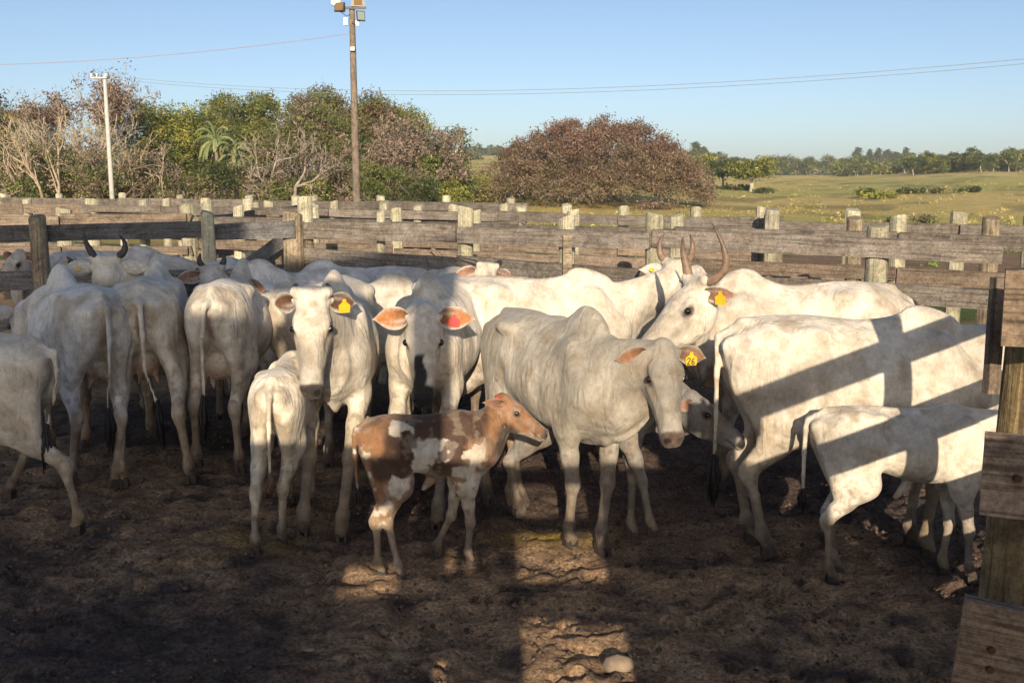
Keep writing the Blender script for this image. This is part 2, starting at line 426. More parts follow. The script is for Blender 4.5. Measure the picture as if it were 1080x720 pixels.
HERD = []
def cow(name, label, cat, group, pos, hd, s=1.0, lx=1.0, wid=.93, depth=1.0, hump=1.0, ribs=.002, head=None, hs=1.0,
        feet=None, tail=None, col='white', horns=None, ears=None, tags=(), res=.021, fine=.0135, udder=1.0, seed=0, sheath=0.0,
        earc=(.42, .22, .15), dewlap=1.0, teats=True, legr=1.0, hornc=((.30, .20, .13), (.10, .07, .05)), muz=(.035, .03, .03), hookb=1.0, straight=0.0):
    rnd = random.Random(seed); hr = math.radians(hd)
    root = empty(name, (pos[0], pos[1], 0), hr); tag(root, label, cat, group)
    ch, sh_ = math.cos(hr), math.sin(hr)
    def loc(p):                                   # world -> local
        x, y = p[0] - pos[0], p[1] - pos[1]
        return np.array([x * ch + y * sh_, -x * sh_ + y * ch, p[2] if len(p) > 2 else 0.0])
    Z0 = 1.40
    def D(z): return Z0 - (Z0 - z) * depth
    def S(x, y, z): return np.array([x * s * lx, y * s * wid, z * s])
    # head frame --------------------------------------------------------
    hk = s * hs
    if head is None: head = dict(p=S(1.06, 0, 1.46), yaw=0, pitch=-38, roll=0)
    elif 'px' in head:
        q = loc(AY(head['px'][0], head['px'][1], head['px'][2])); head = dict(head); head['p'] = q; head['yaw'] = head['wyaw'] - hd
    else:
        head = dict(head); head['p'] = S(*head['rel']); head['yaw'] = head.get('wyaw', hd + head.get('yaw', 0)) - hd
    R = frame(math.radians(head['yaw']), math.radians(head['pitch']), math.radians(head.get('roll', 0)))
    hp = np.array(head['p'], dtype=float)
    def H(u, v, w): return hp + R @ (np.array([u, v, w]) * hk)
    # grid ----------------------------------------------------------------
    cs = np.array([H(u, v, w) for u in (-.1, .64) for v in (-.15, .15) for w in (-.28, .13)])
    hl, hh = cs.min(0), cs.max(0)
    ft = {}
    base = dict(hl=(-.57, .15), hr=(-.57, -.15), fl=(.44, .13), fr=(.44, -.13))
    for k_, b_ in base.items():
        q = S(b_[0], b_[1], 0)
        if feet and k_ in feet:
            v_ = feet[k_]
            if len(v_) == 3: q = S(b_[0] + v_[0], b_[1] + v_[1], 0)      # offset form (dx, dy, 0)
            else: q = loc(AZ(v_[0], v_[1], .03)); q[2] = 0
        ft[k_] = q
    xs_ = [q[0] for q in ft.values()]; ys_ = [q[1] for q in ft.values()]
    lo = [min(-.98 * s * lx, hl[0], min(xs_) - .12), min(-.40 * s * wid, hl[1], min(ys_) - .12), -.03]
    hi = [max(.85 * s * lx, hh[0], max(xs_) + .12), max(.40 * s * wid, hh[1], max(ys_) + .12), max(1.66 * s, hh[2] + .02)]
    r_ = res * (s if s < .85 else 1.0); fn = fine * (s if s < .85 else 1.0)
    G = Field(*[axis_pts(lo[i], hi[i], r_, hl[i], hh[i], fn) for i in range(3)])
    # torso ----------------------------------------------------------------
    T = [(-.80, 1.265, 1.13, .08), (-.765, 1.320, 1.03, .14), (-.68, 1.365, .93, .195), (-.55, 1.395, .86, .235), (-.40, 1.41, .81, .26), (-.28, 1.405, .785, .270),
         (-.12, 1.375, .725, .278), (.06, 1.355, .68, .285), (.22, 1.345, .665, .265), (.36, 1.35, .655, .235), (.48, 1.33, .70, .195), (.60, 1.27, .76, .155), (.69, 1.17, .84, .10)]
    G.loft([(a * s * lx, D(b) * s, D(c) * s, d * s * wid) for a, b, c, d in T], k=.03 * s, egg=.16, ribs=ribs * s)
    for sd in (-1, 1):
        G.ell(S(-.33, sd * .190 * (.6 + .4 * hookb), D(1.315)), (.080 * s, .055 * s * hookb, .045 * s), k=.085 * s)            # hook bone
        G.ell(S(-.775, sd * .10, D(1.235)), (.05 * s, .04 * s, .05 * s), k=.06 * s)               # pin bone
        G.ell(S(-.17, sd * .325, D(1.20)), (.12 * s, .085 * s, .12 * s), k=.08 * s, sub=True)
        G.ell(S(.17, sd * .335, 1.02), (.035 * s, .05 * s, .22 * s), k=.07 * s, sub=True)     # behind the shoulder
        G.ell(S(.44, sd * .165, D(1.10)), (.055 * s, .05 * s, .20 * s), frame(0, .25), k=.06 * s)   # shoulder blade
        G.ell(S(-.345, sd * .275, .90), (.03 * s, .05 * s, .14 * s), frame(0, -.3), k=.06 * s, sub=True)     # flank hollow
        G.ell(S(-.56, sd * .30, D(1.24)), (.12 * s, .055 * s, .06 * s), k=.08 * s, sub=True)
    G.ell(S(.35, 0, 1.37 + .035 * hump), (.15 * s * lx, .058 * s, .125 * s * hump), frame(0, -.35), k=.11 * s)
    G.ell(S(.27, 0, 1.35 + .02 * hump), (.20 * s * lx, .07 * s, .08 * s * hump), k=.08 * s)
    G.cone(S(-.70, 0, D(1.36)), S(.2, 0, D(1.335)), .035 * s, .035 * s, k=.05 * s)                 # spine ridge
    # legs --------------------------------------------------------------------
    L3 = lambda x, y, z: np.array([x * s * lx, y * s, z * s])
    def leg(pts, rad, sqs, ks):
        for i in range(len(pts) - 1):
            G.cone(pts[i], pts[i + 1], rad[i] * s * legr, rad[i + 1] * s * legr, ks[i] * s, n=(0, 1, 0), sq=sqs[i])
    hoofs = []
    for key, sd in (('hl', 1), ('hr', -1)):
        f = ft[key]; o = f - S(base[key][0], base[key][1], 0)
        b = lambda x, y, z, c: np.array([x * s * lx, y * s * wid, z * s]) + o * c
        hip = b(-.52, sd * .12, D(1.12), 0); st = b(-.40, sd * .175, .80, .22); hk_ = b(-.685 + .045 * straight, sd * .145, .50, .62)
        ft_ = b(-.615, sd * .15, .135, .96); hf = b(-.575, sd * .15, .05, 1.0)
        leg([hip, st], [.235, .14], [.55], [.07])
        leg([b(-.66, sd * .115, D(1.02), 0), b(-.56, sd * .15, .74, .35)], [.12, .085], [.62], [.06])   # hamstring
        mid = (st + hk_) / 2 + np.array([.0, 0, .0])
        leg([st, mid, hk_], [.135, .082, .05], [.62, .75], [.05, .035])
        G.cone(hk_ + np.array([-.022, 0, .02]) * s, hk_ + (b(-.60, sd * .15, .72, .40) - hk_) * .55, .030 * s, .024 * s, .03 * s)  # achilles
        G.ell(hk_ + np.array([-.005, 0, -.02]) * s, (.05 * s * legr, .040 * s * legr, .07 * s * legr), k=.04 * s)
        leg([hk_ + np.array([.01, 0, -.03]) * s, ft_], [.038, .030], [.9], [.03])
        G.ell(ft_, (.043 * s, .040 * s, .045 * s), k=.03 * s)
        for q_ in (-1, 1): G.ell(ft_ + np.array([-.044, q_ * .018, -.022]) * s, (.014 * s, .011 * s, .018 * s), k=.012 * s)
        leg([ft_, hf], [.036, .043], [1], [.02]); hoofs.append(hf)
    for key, sd in (('fl', 1), ('fr', -1)):
        f = ft[key]; o = f - S(base[key][0], base[key][1], 0)
        b = lambda x, y, z, c: np.array([x * s * lx, y * s * wid, z * s]) + o * c
        sc_ = b(.34, sd * .14, D(1.22), 0); sh = b(.50, sd * .155, D(1.0), 0); el = b(.36, sd * .165, .76, .1); kn = b(.43, sd * .135, .41, .5)
        ft_ = b(.435, sd * .13, .125, .96); hf = b(.465, sd * .13, .05, 1.0)
        leg([sc_, sh], [.10, .115], [.55], [.06]); leg([sh, el], [.12, .105], [.6], [.06])
        G.cone(b(.25, sd * .15, D(1.1), 0), el, .10 * s, .075 * s, .06 * s, n=(0, 1, 0), sq=.5)
        leg([el, (el + kn) / 2, kn], [.092, .062, .043], [.75, .9], [.04, .03])
        G.ell(kn, (.047 * s, .045 * s, .06 * s), k=.03 * s)
        leg([kn, ft_], [.036, .030], [1], [.025]); G.ell(ft_, (.041 * s, .039 * s, .045 * s), k=.03 * s)
        leg([ft_, hf], [.034, .043], [1], [.02]); hoofs.append(hf)
    # neck ----------------------------------------------------------------------
    P0 = S(.47, 0, D(1.10)); P2 = H(.04, 0, -.075); dn = P2 - P0; ln = np.linalg.norm(dn)
    C1 = P0 + np.array([ln * .45, 0, ln * .18]) * .9
    side = np.cross(dn, (0, 0, 1)); side = side / max(np.linalg.norm(side), 1e-6)
    top = bez(P0, C1, P2, 6); rr = np.interp(np.linspace(0, 1, 6), [0, .35, .7, 1], [.225, .175, .135, .112])
    for i in range(5): G.cone(top[i], top[i + 1], rr[i] * s, rr[i + 1] * s * (hs if i > 2 else 1), .045 * s, n=side, sq=.60 + .06 * i)
    TH = H(.13, 0, -.165); B0 = S(.60, 0, D(.88))
    low = bez(B0, (B0 + TH) / 2 + np.array([0, 0, -.06 * s]), TH, 5); r2 = [.13, .11, .09, .075, .06]
    for i in range(4): G.cone(low[i], low[i + 1], r2[i] * s, r2[i + 1] * s, .05 * s, n=side, sq=.6)
    if dewlap:
        Bd = S(.56, 0, D(.77)); dl = bez(Bd, (Bd + TH) / 2 + np.array([.02 * s, 0, -.13 * s * dewlap]), H(.17, 0, -.19), 6)
        r3 = [.075, .07, .065, .055, .045, .03]
        for i in range(5): G.cone(dl[i], dl[i + 1], r3[i] * s, r3[i + 1] * s, .03 * s, n=side, sq=.30)
        G.cone(S(.50, 0, D(.73)), S(.25, 0, D(.65)), .07 * s, .03 * s, .05 * s, n=(0, 1, 0), sq=.35)
    # head -----------------------------------------------------------------------
    hp3 = [(-.045, .015, -.09, .050), (-.01, .050, -.13, .076), (.05, .070, -.175, .093), (.12, .078, -.21, .104), (.19, .074, -.222, .107), (.26, .062, -.215, .095),
           (.34, .050, -.180, .078), (.42, .043, -.145, .068), (.48, .038, -.128, .067), (.53, .030, -.115, .070), (.565, .008, -.098, .062), (.585, -.02, -.078, .040)]
    G.loft([(a * hk, b * hk, c * hk, d * hk) for a, b, c, d in hp3], o=hp, R=R, k=.03 * s, egg=-.02, power=2.5)
    for sd in (-1, 1):
        G.ell(H(.160, sd * .088, .030), (.050 * hk, .020 * hk, .020 * hk), R, k=.03 * hk)          # brow
        G.ell(H(.13, sd * .075, -.12), (.10 * hk, .03 * hk, .085 * hk), R, k=.04 * hk)            # cheek
        G.ell(H(.31, sd * .092, -.02), (.07 * hk, .012 * hk, .022 * hk), R, k=.03 * hk, sub=True)   # hollow before the eye
        G.ell(H(.195, sd * .120, .010), (.030 * hk, .014 * hk, .018 * hk), R, k=.012 * hk, sub=True)
        G.cone(H(.235, sd * .088, -.045), H(.40, sd * .056, -.03), .014 * hk, .010 * hk, .03 * hk)
        G.ell(H(.538, sd * .040, .0), (.030 * hk, .022 * hk, .022 * hk), R, k=.02 * hk)            # nostril rim
        G.ell(H(.568, sd * .038, .0), (.022 * hk, .014 * hk, .012 * hk), R, k=.008 * hk, sub=True)
        G.ell(H(.49, sd * .072, -.068), (.085 * hk, .016 * hk, .006 * hk), R, k=.008 * hk, sub=True)  # mouth
        G.cone(H(.03, sd * .078, .0), H(.018, sd * .108, -.004), .030 * hk, .018 * hk, .03 * hk)       # ear root
        if horns: G.cone(H(.0, sd * .055, .04), H(-.01, sd * .09, .065), .042 * hk, .034 * hk, .03 * hk)
    G.ell(H(-.005, 0, .042), (.045 * hk, .050 * hk, .03 * hk), R, k=.045 * hk)
    # udder, navel ------------------------------------------------------------------
    if udder:
        G.ell(S(-.46, 0, D(.79)), (.15 * s * udder, .115 * s * udder, .12 * s * udder), k=.05 * s)
        for a in (-.53, -.42):
            for sd in (-1, 1): G.cone(S(a, sd * .055, D(.72)), S(a, sd * .065, D(.79) - .165 * udder), .022 * s, .013 * s, .012 * s)
    if sheath: G.cone(S(-.02, 0, D(.64)), S(-.10, 0, D(.64) - .06 * sheath), .05 * s, .028 * s, .05 * s, n=(0, 1, 0), sq=.6)
    # tail --------------------------------------------------------------------------
    tl = tail if tail is not None else [(-.80, 0, 1.33), (-.855, 0, 1.24), (-.875, 0, 1.05), (-.86, .0, .82), (-.845, .0, .60)]
    tl = [(x_ if x_ > -.83 else -.83 + (x_ + .83) * .45, y_, z_) for x_, y_, z_ in tl]
    tl = [(-.74, tl[0][1], D(1.325)), (-.825, tl[0][1], D(1.27))] + list(tl[1:])
    tp = [S(*q) for q in tl]; rt = np.linspace(.030, .013, len(tp)) * s
    for i in range(len(tp) - 1): G.cone(tp[i], tp[i + 1], rt[i], rt[i + 1], .02 * s)
    P, F = G.mesh()
    # keep the largest shell out of trouble: clip under the ground is hidden by hooves
    # colours ------------------------------------------------------------------------
    n = len(P); q = P / s
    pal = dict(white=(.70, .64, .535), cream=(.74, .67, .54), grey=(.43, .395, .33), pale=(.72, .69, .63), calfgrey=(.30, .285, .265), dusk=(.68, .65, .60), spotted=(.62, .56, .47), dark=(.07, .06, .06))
    C = np.tile(np.array(pal[col], dtype=float), (n, 1)); o_ = seed * 3.7
    nb = fbm(q, 3.0, o_, 4); nf = fbm(q, 14.0, o_ + 5, 3)
    C *= (.84 + .30 * sstep(.3, .7, nb))[:, None]
    hv = (P - hp) @ R / hk                         # head coordinates
    inh = (hv[:, 0] > -.06) & (hv[:, 0] < .62) & (np.abs(hv[:, 1]) < .16) & (hv[:, 2] < .12) & (hv[:, 2] > -.27)
    nk = sstep(.35, .75, q[:, 0] / lx) * sstep(.7, 1.0, q[:, 2]) * sstep(.40, .65, fbm(q, 2.2, o_ + 9, 3))
    C = C * (1 - .34 * nk)[:, None]                # smoky neck and shoulder
    def mixc(m, c):
        nonlocal C
        m = np.clip(m, 0, 1)[:, None]; C = C * (1 - m) + np.array(c) * m
    if col == 'spotted':
        pn = fbm(q * np.array([1, .6, 1]), 5.5, 31.7, 3, .45); fine_ = fbm(q, 16.0, 3.1, 3)
        m = sstep(-.022, .022, pn - .53 + .55 * (q[:, 2] - .99) + .34 * (fine_ - .5)); red = np.array((.29, .150, .072)); drk = np.array((.080, .045, .030))
        kk = sstep(.46, .56, fbm(q, 2.1, 8.8, 3) + .30 * (q[:, 2] - 1.18) - .12 * sstep(.15, .4, q[:, 0]) - .10 * sstep(-.45, -.65, q[:, 0])); br = red * (1 - kk[:, None]) + drk * kk[:, None]
        m = np.maximum(m, sstep(.57, .60, fbm(q, 7.0, 3.3, 3)) * .8 * sstep(.15, .4, q[:, 2]))
        nkm = sstep(.50, .60, q[:, 0] / lx) * (1 - inh) * sstep(.80, .95, q[:, 2]); m = np.maximum(m, nkm * .85)
        C = C * (1 - m[:, None]) + br * m[:, None]
        ih = inh * sstep(-.16, -.08, hv[:, 2]) * sstep(.55, .35, hv[:, 0]); mixc(ih * .85, (.34, .17, .085))
    # face: smoky rings at the eyes, dark muzzle
    er = np.sqrt(((hv[:, 0] - .195) * .85) ** 2 + (np.abs(hv[:, 1]) - .108) ** 2 + ((hv[:, 2]) * 1.25) ** 2)
    mixc(inh * sstep(.050, .030, er) * .9, (.035, .028, .025))
    mixc(inh * sstep(.13, .05, er) * .22 * sstep(.3, .6, nf), (.12, .10, .09))
    mixc(inh * sstep(.30, .42, hv[:, 0]) * sstep(.52, .44, hv[:, 0]) * .30 * sstep(.35, .6, nf), (.25, .20, .16))
    tl_ = inh * sstep(.018, .007, np.abs(np.abs(hv[:, 1]) - (.108 - .14 * (hv[:, 0] - .2)))) * sstep(.20, .23, hv[:, 0]) * sstep(.40, .30, hv[:, 0]) * sstep(-.10, -.04, hv[:, 2]); mixc(tl_ * .40, (.16, .12, .09))
    fm = inh * sstep(.02, .06, hv[:, 0]) * sstep(.30, .18, hv[:, 0]) * sstep(.075, .03, np.abs(hv[:, 1])) * sstep(.50, .60, fbm(q, 22.0, o_ + 12, 3)); mixc(fm * .5, (.34, .26, .18))
    if col == 'grey': mixc(inh * sstep(.12, .2, hv[:, 0]) * sstep(.46, .3, hv[:, 0]) * sstep(.42, .6, fbm(q, 11.0, 77, 3)) * .6, (.18, .145, .12))
    mz = inh * sstep(.515, .535, hv[:, 0] + .012 * nf) * sstep(-.058, -.045, hv[:, 2])
    mixc(mz, muz); mixc(inh * sstep(.50, .54, hv[:, 0]) * sstep(-.05, -.065, hv[:, 2]) * .5, (.45, .32, .26))
    ns_ = np.sqrt((hv[:, 0] - .572) ** 2 + (np.abs(hv[:, 1]) - .040) ** 2 + hv[:, 2] ** 2); mixc(inh * sstep(.030, .018, ns_), (.008, .006, .006))
    mixc(inh * sstep(.010, .004, np.abs(hv[:, 2] + .072 - .10 * (.56 - hv[:, 0]))) * sstep(.41, .44, hv[:, 0]) * .75, (.06, .045, .04))
    # udder, under-tail skin
    ud = sstep(.20, .12, np.sqrt((q[:, 0] / lx + .46) ** 2 + (q[:, 1]) ** 2)) * sstep(D(.86), D(.80), q[:, 2])
    if udder: mixc(ud * .7, (.50, .30, .22))
    ut = sstep(.035, .018, np.abs(q[:, 1])) * sstep(-.70, -.76, q[:, 0] / lx) * sstep(1.22, 1.16, q[:, 2]) * sstep(.80, .88, q[:, 2]) * sstep(-.845, -.82, q[:, 0] / lx)
    mixc(ut * .8, (.20, .10, .08))
    # mud and dung: lower legs, a little on the hind quarters and belly
    dm = sstep(.74, .20, q[:, 2] + .50 * (nf - .5) + .3 * (nb - .5))
    mixc(dm * .88, (.17, .125, .09)); mixc(sstep(.20, .06, q[:, 2] + .22 * (nf - .5)) * .9, (.06, .042, .032))
    mixc(sstep(.54, .66, fbm(q, 5.5, o_ + 40, 4)) * sstep(-.30, -.55, q[:, 0]) * .50, (.30, .22, .14))
    mixc(sstep(.58, .66, fbm(q, 9.0, o_ + 44, 4)) * .40, (.36, .29, .21))
    mixc(sstep(.63, .66, fbm(q, 26.0, o_ + 90, 2)) * .45 * sstep(1.25, .6, q[:, 2]), (.13, .095, .07))
    mixc(sstep(.57, .7, fbm(q, 2.3, o_ + 60, 3)) * sstep(1.1, .7, q[:, 2]) * .30, (.45, .34, .20))
    mixc(sstep(-.80, -.86, q[:, 0] / lx) * sstep(.62, .60 + .12, q[:, 2]) * .0, (.1, .1, .1))
    if col == 'spotted' or name == 'calf': mixc(sstep(.60, .75, fbm(q, 9, o_ + 70, 3)) * .25, (.3, .24, .18))
    if 'blaze' in (tags or ()):                       # black blotch running from the bridge of the nose to the muzzle
        bl = inh * sstep(.27, .30, hv[:, 0]) * sstep(.030, .018, np.abs(hv[:, 1] + .012 - .25 * (hv[:, 0] - .40) * np.sin(hv[:, 0] * 22)) - .10 * np.clip(hv[:, 0] - .33, 0, 1) - .012 * nf) * sstep(.0, .02, hv[:, 2])
        mixc(bl, (.03, .027, .025)); mixc(inh * sstep(.475, .50, hv[:, 0] + .03 * nf) * sstep(-.09, -.07, hv[:, 2]), (.03, .027, .027))
    me = npmesh('body', P, F, M_HIDE, True, C)
    link('body', me, root)
    # hooves ---------------------------------------------------------------------------
    for hf in hoofs: hoof_mesh(s).build('hoof', M_HOOF, root, loc=(hf[0] - .004, hf[1], 0.004))
    # eyes, ears, horns -------------------------------------------------------------------
    for sd in (-1, 1):
        e = MB(); c = H(.195, sd * .1050, .010); r = .0225 * hk
        for i in range(7):
            a = math.pi * i / 6
            for j in range(10):
                b = 2 * math.pi * j / 10; e.v.append((c[0] + r * math.sin(a) * math.cos(b), c[1] + r * math.sin(a) * math.sin(b), c[2] + r * math.cos(a))); e.c.append((1, 1, 1))
        for i in range(6):
            for j in range(10): e.f.append((i * 10 + j, (i + 1) * 10 + j, (i + 1) * 10 + (j + 1) % 10, i * 10 + (j + 1) % 10))
        e.build('eye', M_EYE, root, smooth=True)
    fw = R[:, 0].copy(); fw[2] = 0; fw /= max(np.linalg.norm(fw), 1e-6); lv = R[:, 1]; UP = np.array([0, 0, 1.0])
    ep = dict(L=.22, W=.085, out=(-.12, 1, -.16), face=(1, .12, -.12)); ep.update(ears or {})
    for sd in (-1, 1):
        out = fw * ep['out'][0] + lv * sd * ep['out'][1] + UP * ep['out'][2]
        X = out / np.linalg.norm(out); fq = ep.get('face_l', ep['face']) if sd > 0 else ep['face']; fz = fw * fq[0] + lv * sd * fq[1] + UP * fq[2]
        Zx = fz - X * (fz @ X); Zx /= np.linalg.norm(Zx); Y = np.cross(Zx, X)
        V, Fe, Ce = ear_mesh(ep['L'] * hk, ep['W'] * hk, sd, earc, tuple(np.array(pal[col]) * .9 if col != 'spotted' else (.33, .20, .11)), tip=.02)
        B = H(.024, sd * .092, .004); M = np.stack([X, Y, Zx], 1)
        V = np.array(V) @ M.T + B
        eo = link('ear', npmesh('ear', V, Fe, M_EAR, True, np.array(Ce, dtype=np.float32)), root)
        for tg in tags:
            if isinstance(tg, tuple) and tg[0] == sd: ear_tag(tg, eo, B, M, hk, ep)
    if horns:
        for sd in (-1, 1):
            pts = [H(-.01, sd * .075, .055) + (fw * a + lv * sd * b + UP * c) * hk for a, b, c in (horns if not isinstance(horns, dict) else horns[sd])]
            m_ = []; rad0 = .030 * hk
            cur = [np.array(p) for p in pts]; sm = []
            for t in np.linspace(0, len(cur) - 1, 14):
                i = min(int(t), len(cur) - 2); f = t - i; p0 = cur[max(i - 1, 0)]; p1 = cur[i]; p2 = cur[i + 1]; p3 = cur[min(i + 2, len(cur) - 1)]
                sm.append(.5 * ((2 * p1) + (-p0 + p2) * f + (2 * p0 - 5 * p1 + 4 * p2 - p3) * f * f + (-p0 + 3 * p1 - 3 * p2 + p3) * f ** 3))
            mb = MB(); ln_ = len(sm)
            mb.tube(sm, [rad0 * (1 - (i / (ln_ - 1)) ** 1.9 * .92) * (1 + .05 * math.sin(i * 2.4)) for i in range(ln_)], 10)
            for i in range(ln_):
                f = i / (ln_ - 1); c_ = np.array(hornc[0]) * (1 - f ** 2) + np.array(hornc[1]) * f ** 2
                for k_ in range(10): mb.c[i * 10 + k_] = tuple(c_)
            mb.build('horn', M_HORN, root, smooth=True)
    # tail switch
    a, b = tp[-2], tp[-1]; d = (b - a) / np.linalg.norm(b - a); d = d * .3 + np.array([0, 0, -.7]); d /= np.linalg.norm(d)
    mb = MB(); sl_ = .30 * s if name != 'calf' else .18 * s; dk = (.035, .03, .028) if col not in ('cream',) else (.16, .09, .05)
    for i in range(26):
        an = rnd.uniform(0, 6.28); rr_ = rnd.uniform(.0, .030) * s; o2 = np.array([math.cos(an), math.sin(an), 0]) * rr_
        lnn = sl_ * rnd.uniform(.65, 1.05); st_ = b - d * rnd.uniform(0, .06) * s
        p1 = st_ + o2 * .4; p2 = st_ + d * lnn * .5 + o2 * 1.5; p3 = st_ + d * lnn + o2 * rnd.uniform(.3, 1.6)
        mb.tube([p1, p2, p3], [.009 * s, .010 * s, .002 * s], 4, dk)
    mb.build('tail_switch', M_HAIR, root, smooth=True)
    HERD.append(root)
    return root

DIG = {'2': [[(0, .8), (.15, 1), (.5, 1), (.6, .75), (.05, .05), (0, 0), (.62, 0)]], '6': [[(.55, .95), (.2, .8), (0, .35), (.1, .05), (.45, 0), (.6, .25), (.4, .48), (.05, .35)]]}
def ear_tag(tg, eo, B, M, hk, ep):
    """tg = (side, kind, along, text)"""
    _, kind, al, text = tg
    mt = M_TAGY if kind[0] == 'y' else M_TAGR; mb = MB()
    w, h = (.062, .075) if kind[1:] != 'button' else (.028, .028)
    w *= hk / .98; h *= hk / .98
    c = B + M[:, 0] * ep['L'] * hk * al + M[:, 2] * .016
    if text == 'back': c = c - M[:, 2] * .036; text = None
    f = M[:, 2].copy(); f[2] = f[2] * .3; f /= np.linalg.norm(f); up = np.array([0, 0, 1.0]); up = up - f * (f @ up); up /= np.linalg.norm(up); rt = np.cross(up, f)
    if kind[1:] == 'button':
        ring = [(math.cos(t) * w / 2, math.sin(t) * w / 2) for t in np.linspace(0, 2 * math.pi, 12, endpoint=False)]
    else:
        ring = [(-.5, -.62), (.5, -.62), (.56, -.05), (.20, .18), (.13, .42), (-.13, .42), (-.20, .18), (-.56, -.05)]
        ring = [(a * w, b * h) for a, b in ring]
    off = 0.0 if kind[1:] == 'button' else -.012
    side_off = (0.004, -.004) if kind[1:] != 'button' else (.004, -.024)
    n = len(ring); V = []
    for z in side_off:
        for a, b in ring: V.append(c + rt * a + up * (b + off) + f * z)
    F = [tuple(range(n)), tuple(range(2 * n - 1, n - 1, -1))] + [(i, i + n, (i + 1) % n + n, (i + 1) % n) for i in range(n)]
    mb.add(V, F); to = mb.build('ear_tag', mt, eo)
    if text:
        k = MB(); x0 = -.40 * w
        for chx in text:
            for st in DIG[chx]:
                for (a, b), (a2, b2) in zip(st[:-1], st[1:]):
                    p = np.array([x0 + a * .028, -.54 * h + b * .036]); p2 = np.array([x0 + a2 * .028, -.54 * h + b2 * .036]); dd = p2 - p; l_ = np.linalg.norm(dd); nn = np.array([-dd[1], dd[0]]) / l_ * .0028; dd = dd / l_ * .0016
                    Q = [p - dd + nn, p - dd - nn, p2 + dd - nn, p2 + dd + nn]
                    vv = [c + rt * e[0] + up * (e[1] + off) + f * z for z in (.0046, .0060) for e in Q]
                    k.add(vv, [(0, 1, 2, 3), (7, 6, 5, 4), (0, 4, 5, 1), (1, 5, 6, 2), (2, 6, 7, 3), (3, 7, 4, 0)])
            x0 += .026
        # lettering is part of the tag: same mesh, second material
        me = to.data; nv = len(me.vertices)
        allv = [tuple(v.co) for v in me.vertices] + [tuple(v) for v in k.v]; allf = [tuple(p.vertices) for p in me.polygons] + [tuple(i + nv for i in f2) for f2 in k.f]
        m2 = npmesh('ear_tag', allv, allf, mt, False); m2.materials.append(M_INK)
        nf = len(me.polygons)
        for p in m2.polygons:
            if p.index >= nf: p.material_index = 1
        to.data = m2
# ================================================================== terrain
RIDGE_U = [-400, 0, 120, 300, 440, 480, 530, 620, 720, 800, 880, 960, 1020, 1080, 1500]
RIDGE_V = [188, 188, 187, 182, 171, 165, 165, 171, 178, 184, 184, 180, 177, 178, 180]
def terr(x, y):
    x = np.asarray(x, dtype=float); y = np.asarray(y, dtype=float)
    r = np.hypot(x, y); az = np.arctan2(x, np.maximum(y, 1e-6)); az = np.where(y > 0, az, np.sign(x) * 1.5)
    u = 540 + FPX * np.tan(np.clip(az, -.9, .9)); rv = np.interp(u, RIDGE_U, RIDGE_V)
    Hh = 2.2 + (192 - rv) / FPX * 560
    t = np.clip((r - 60) / 500, 0, 1); z = Hh * (t ** .85)
    z = z + 1.2 * (vnoise(np.stack([x, y, x * 0], -1), 1 / 90.0) - .5) * np.clip((r - 90) / 150, 0, 1)
    return np.where(r > 560, Hh - (r - 560) * .012, z)
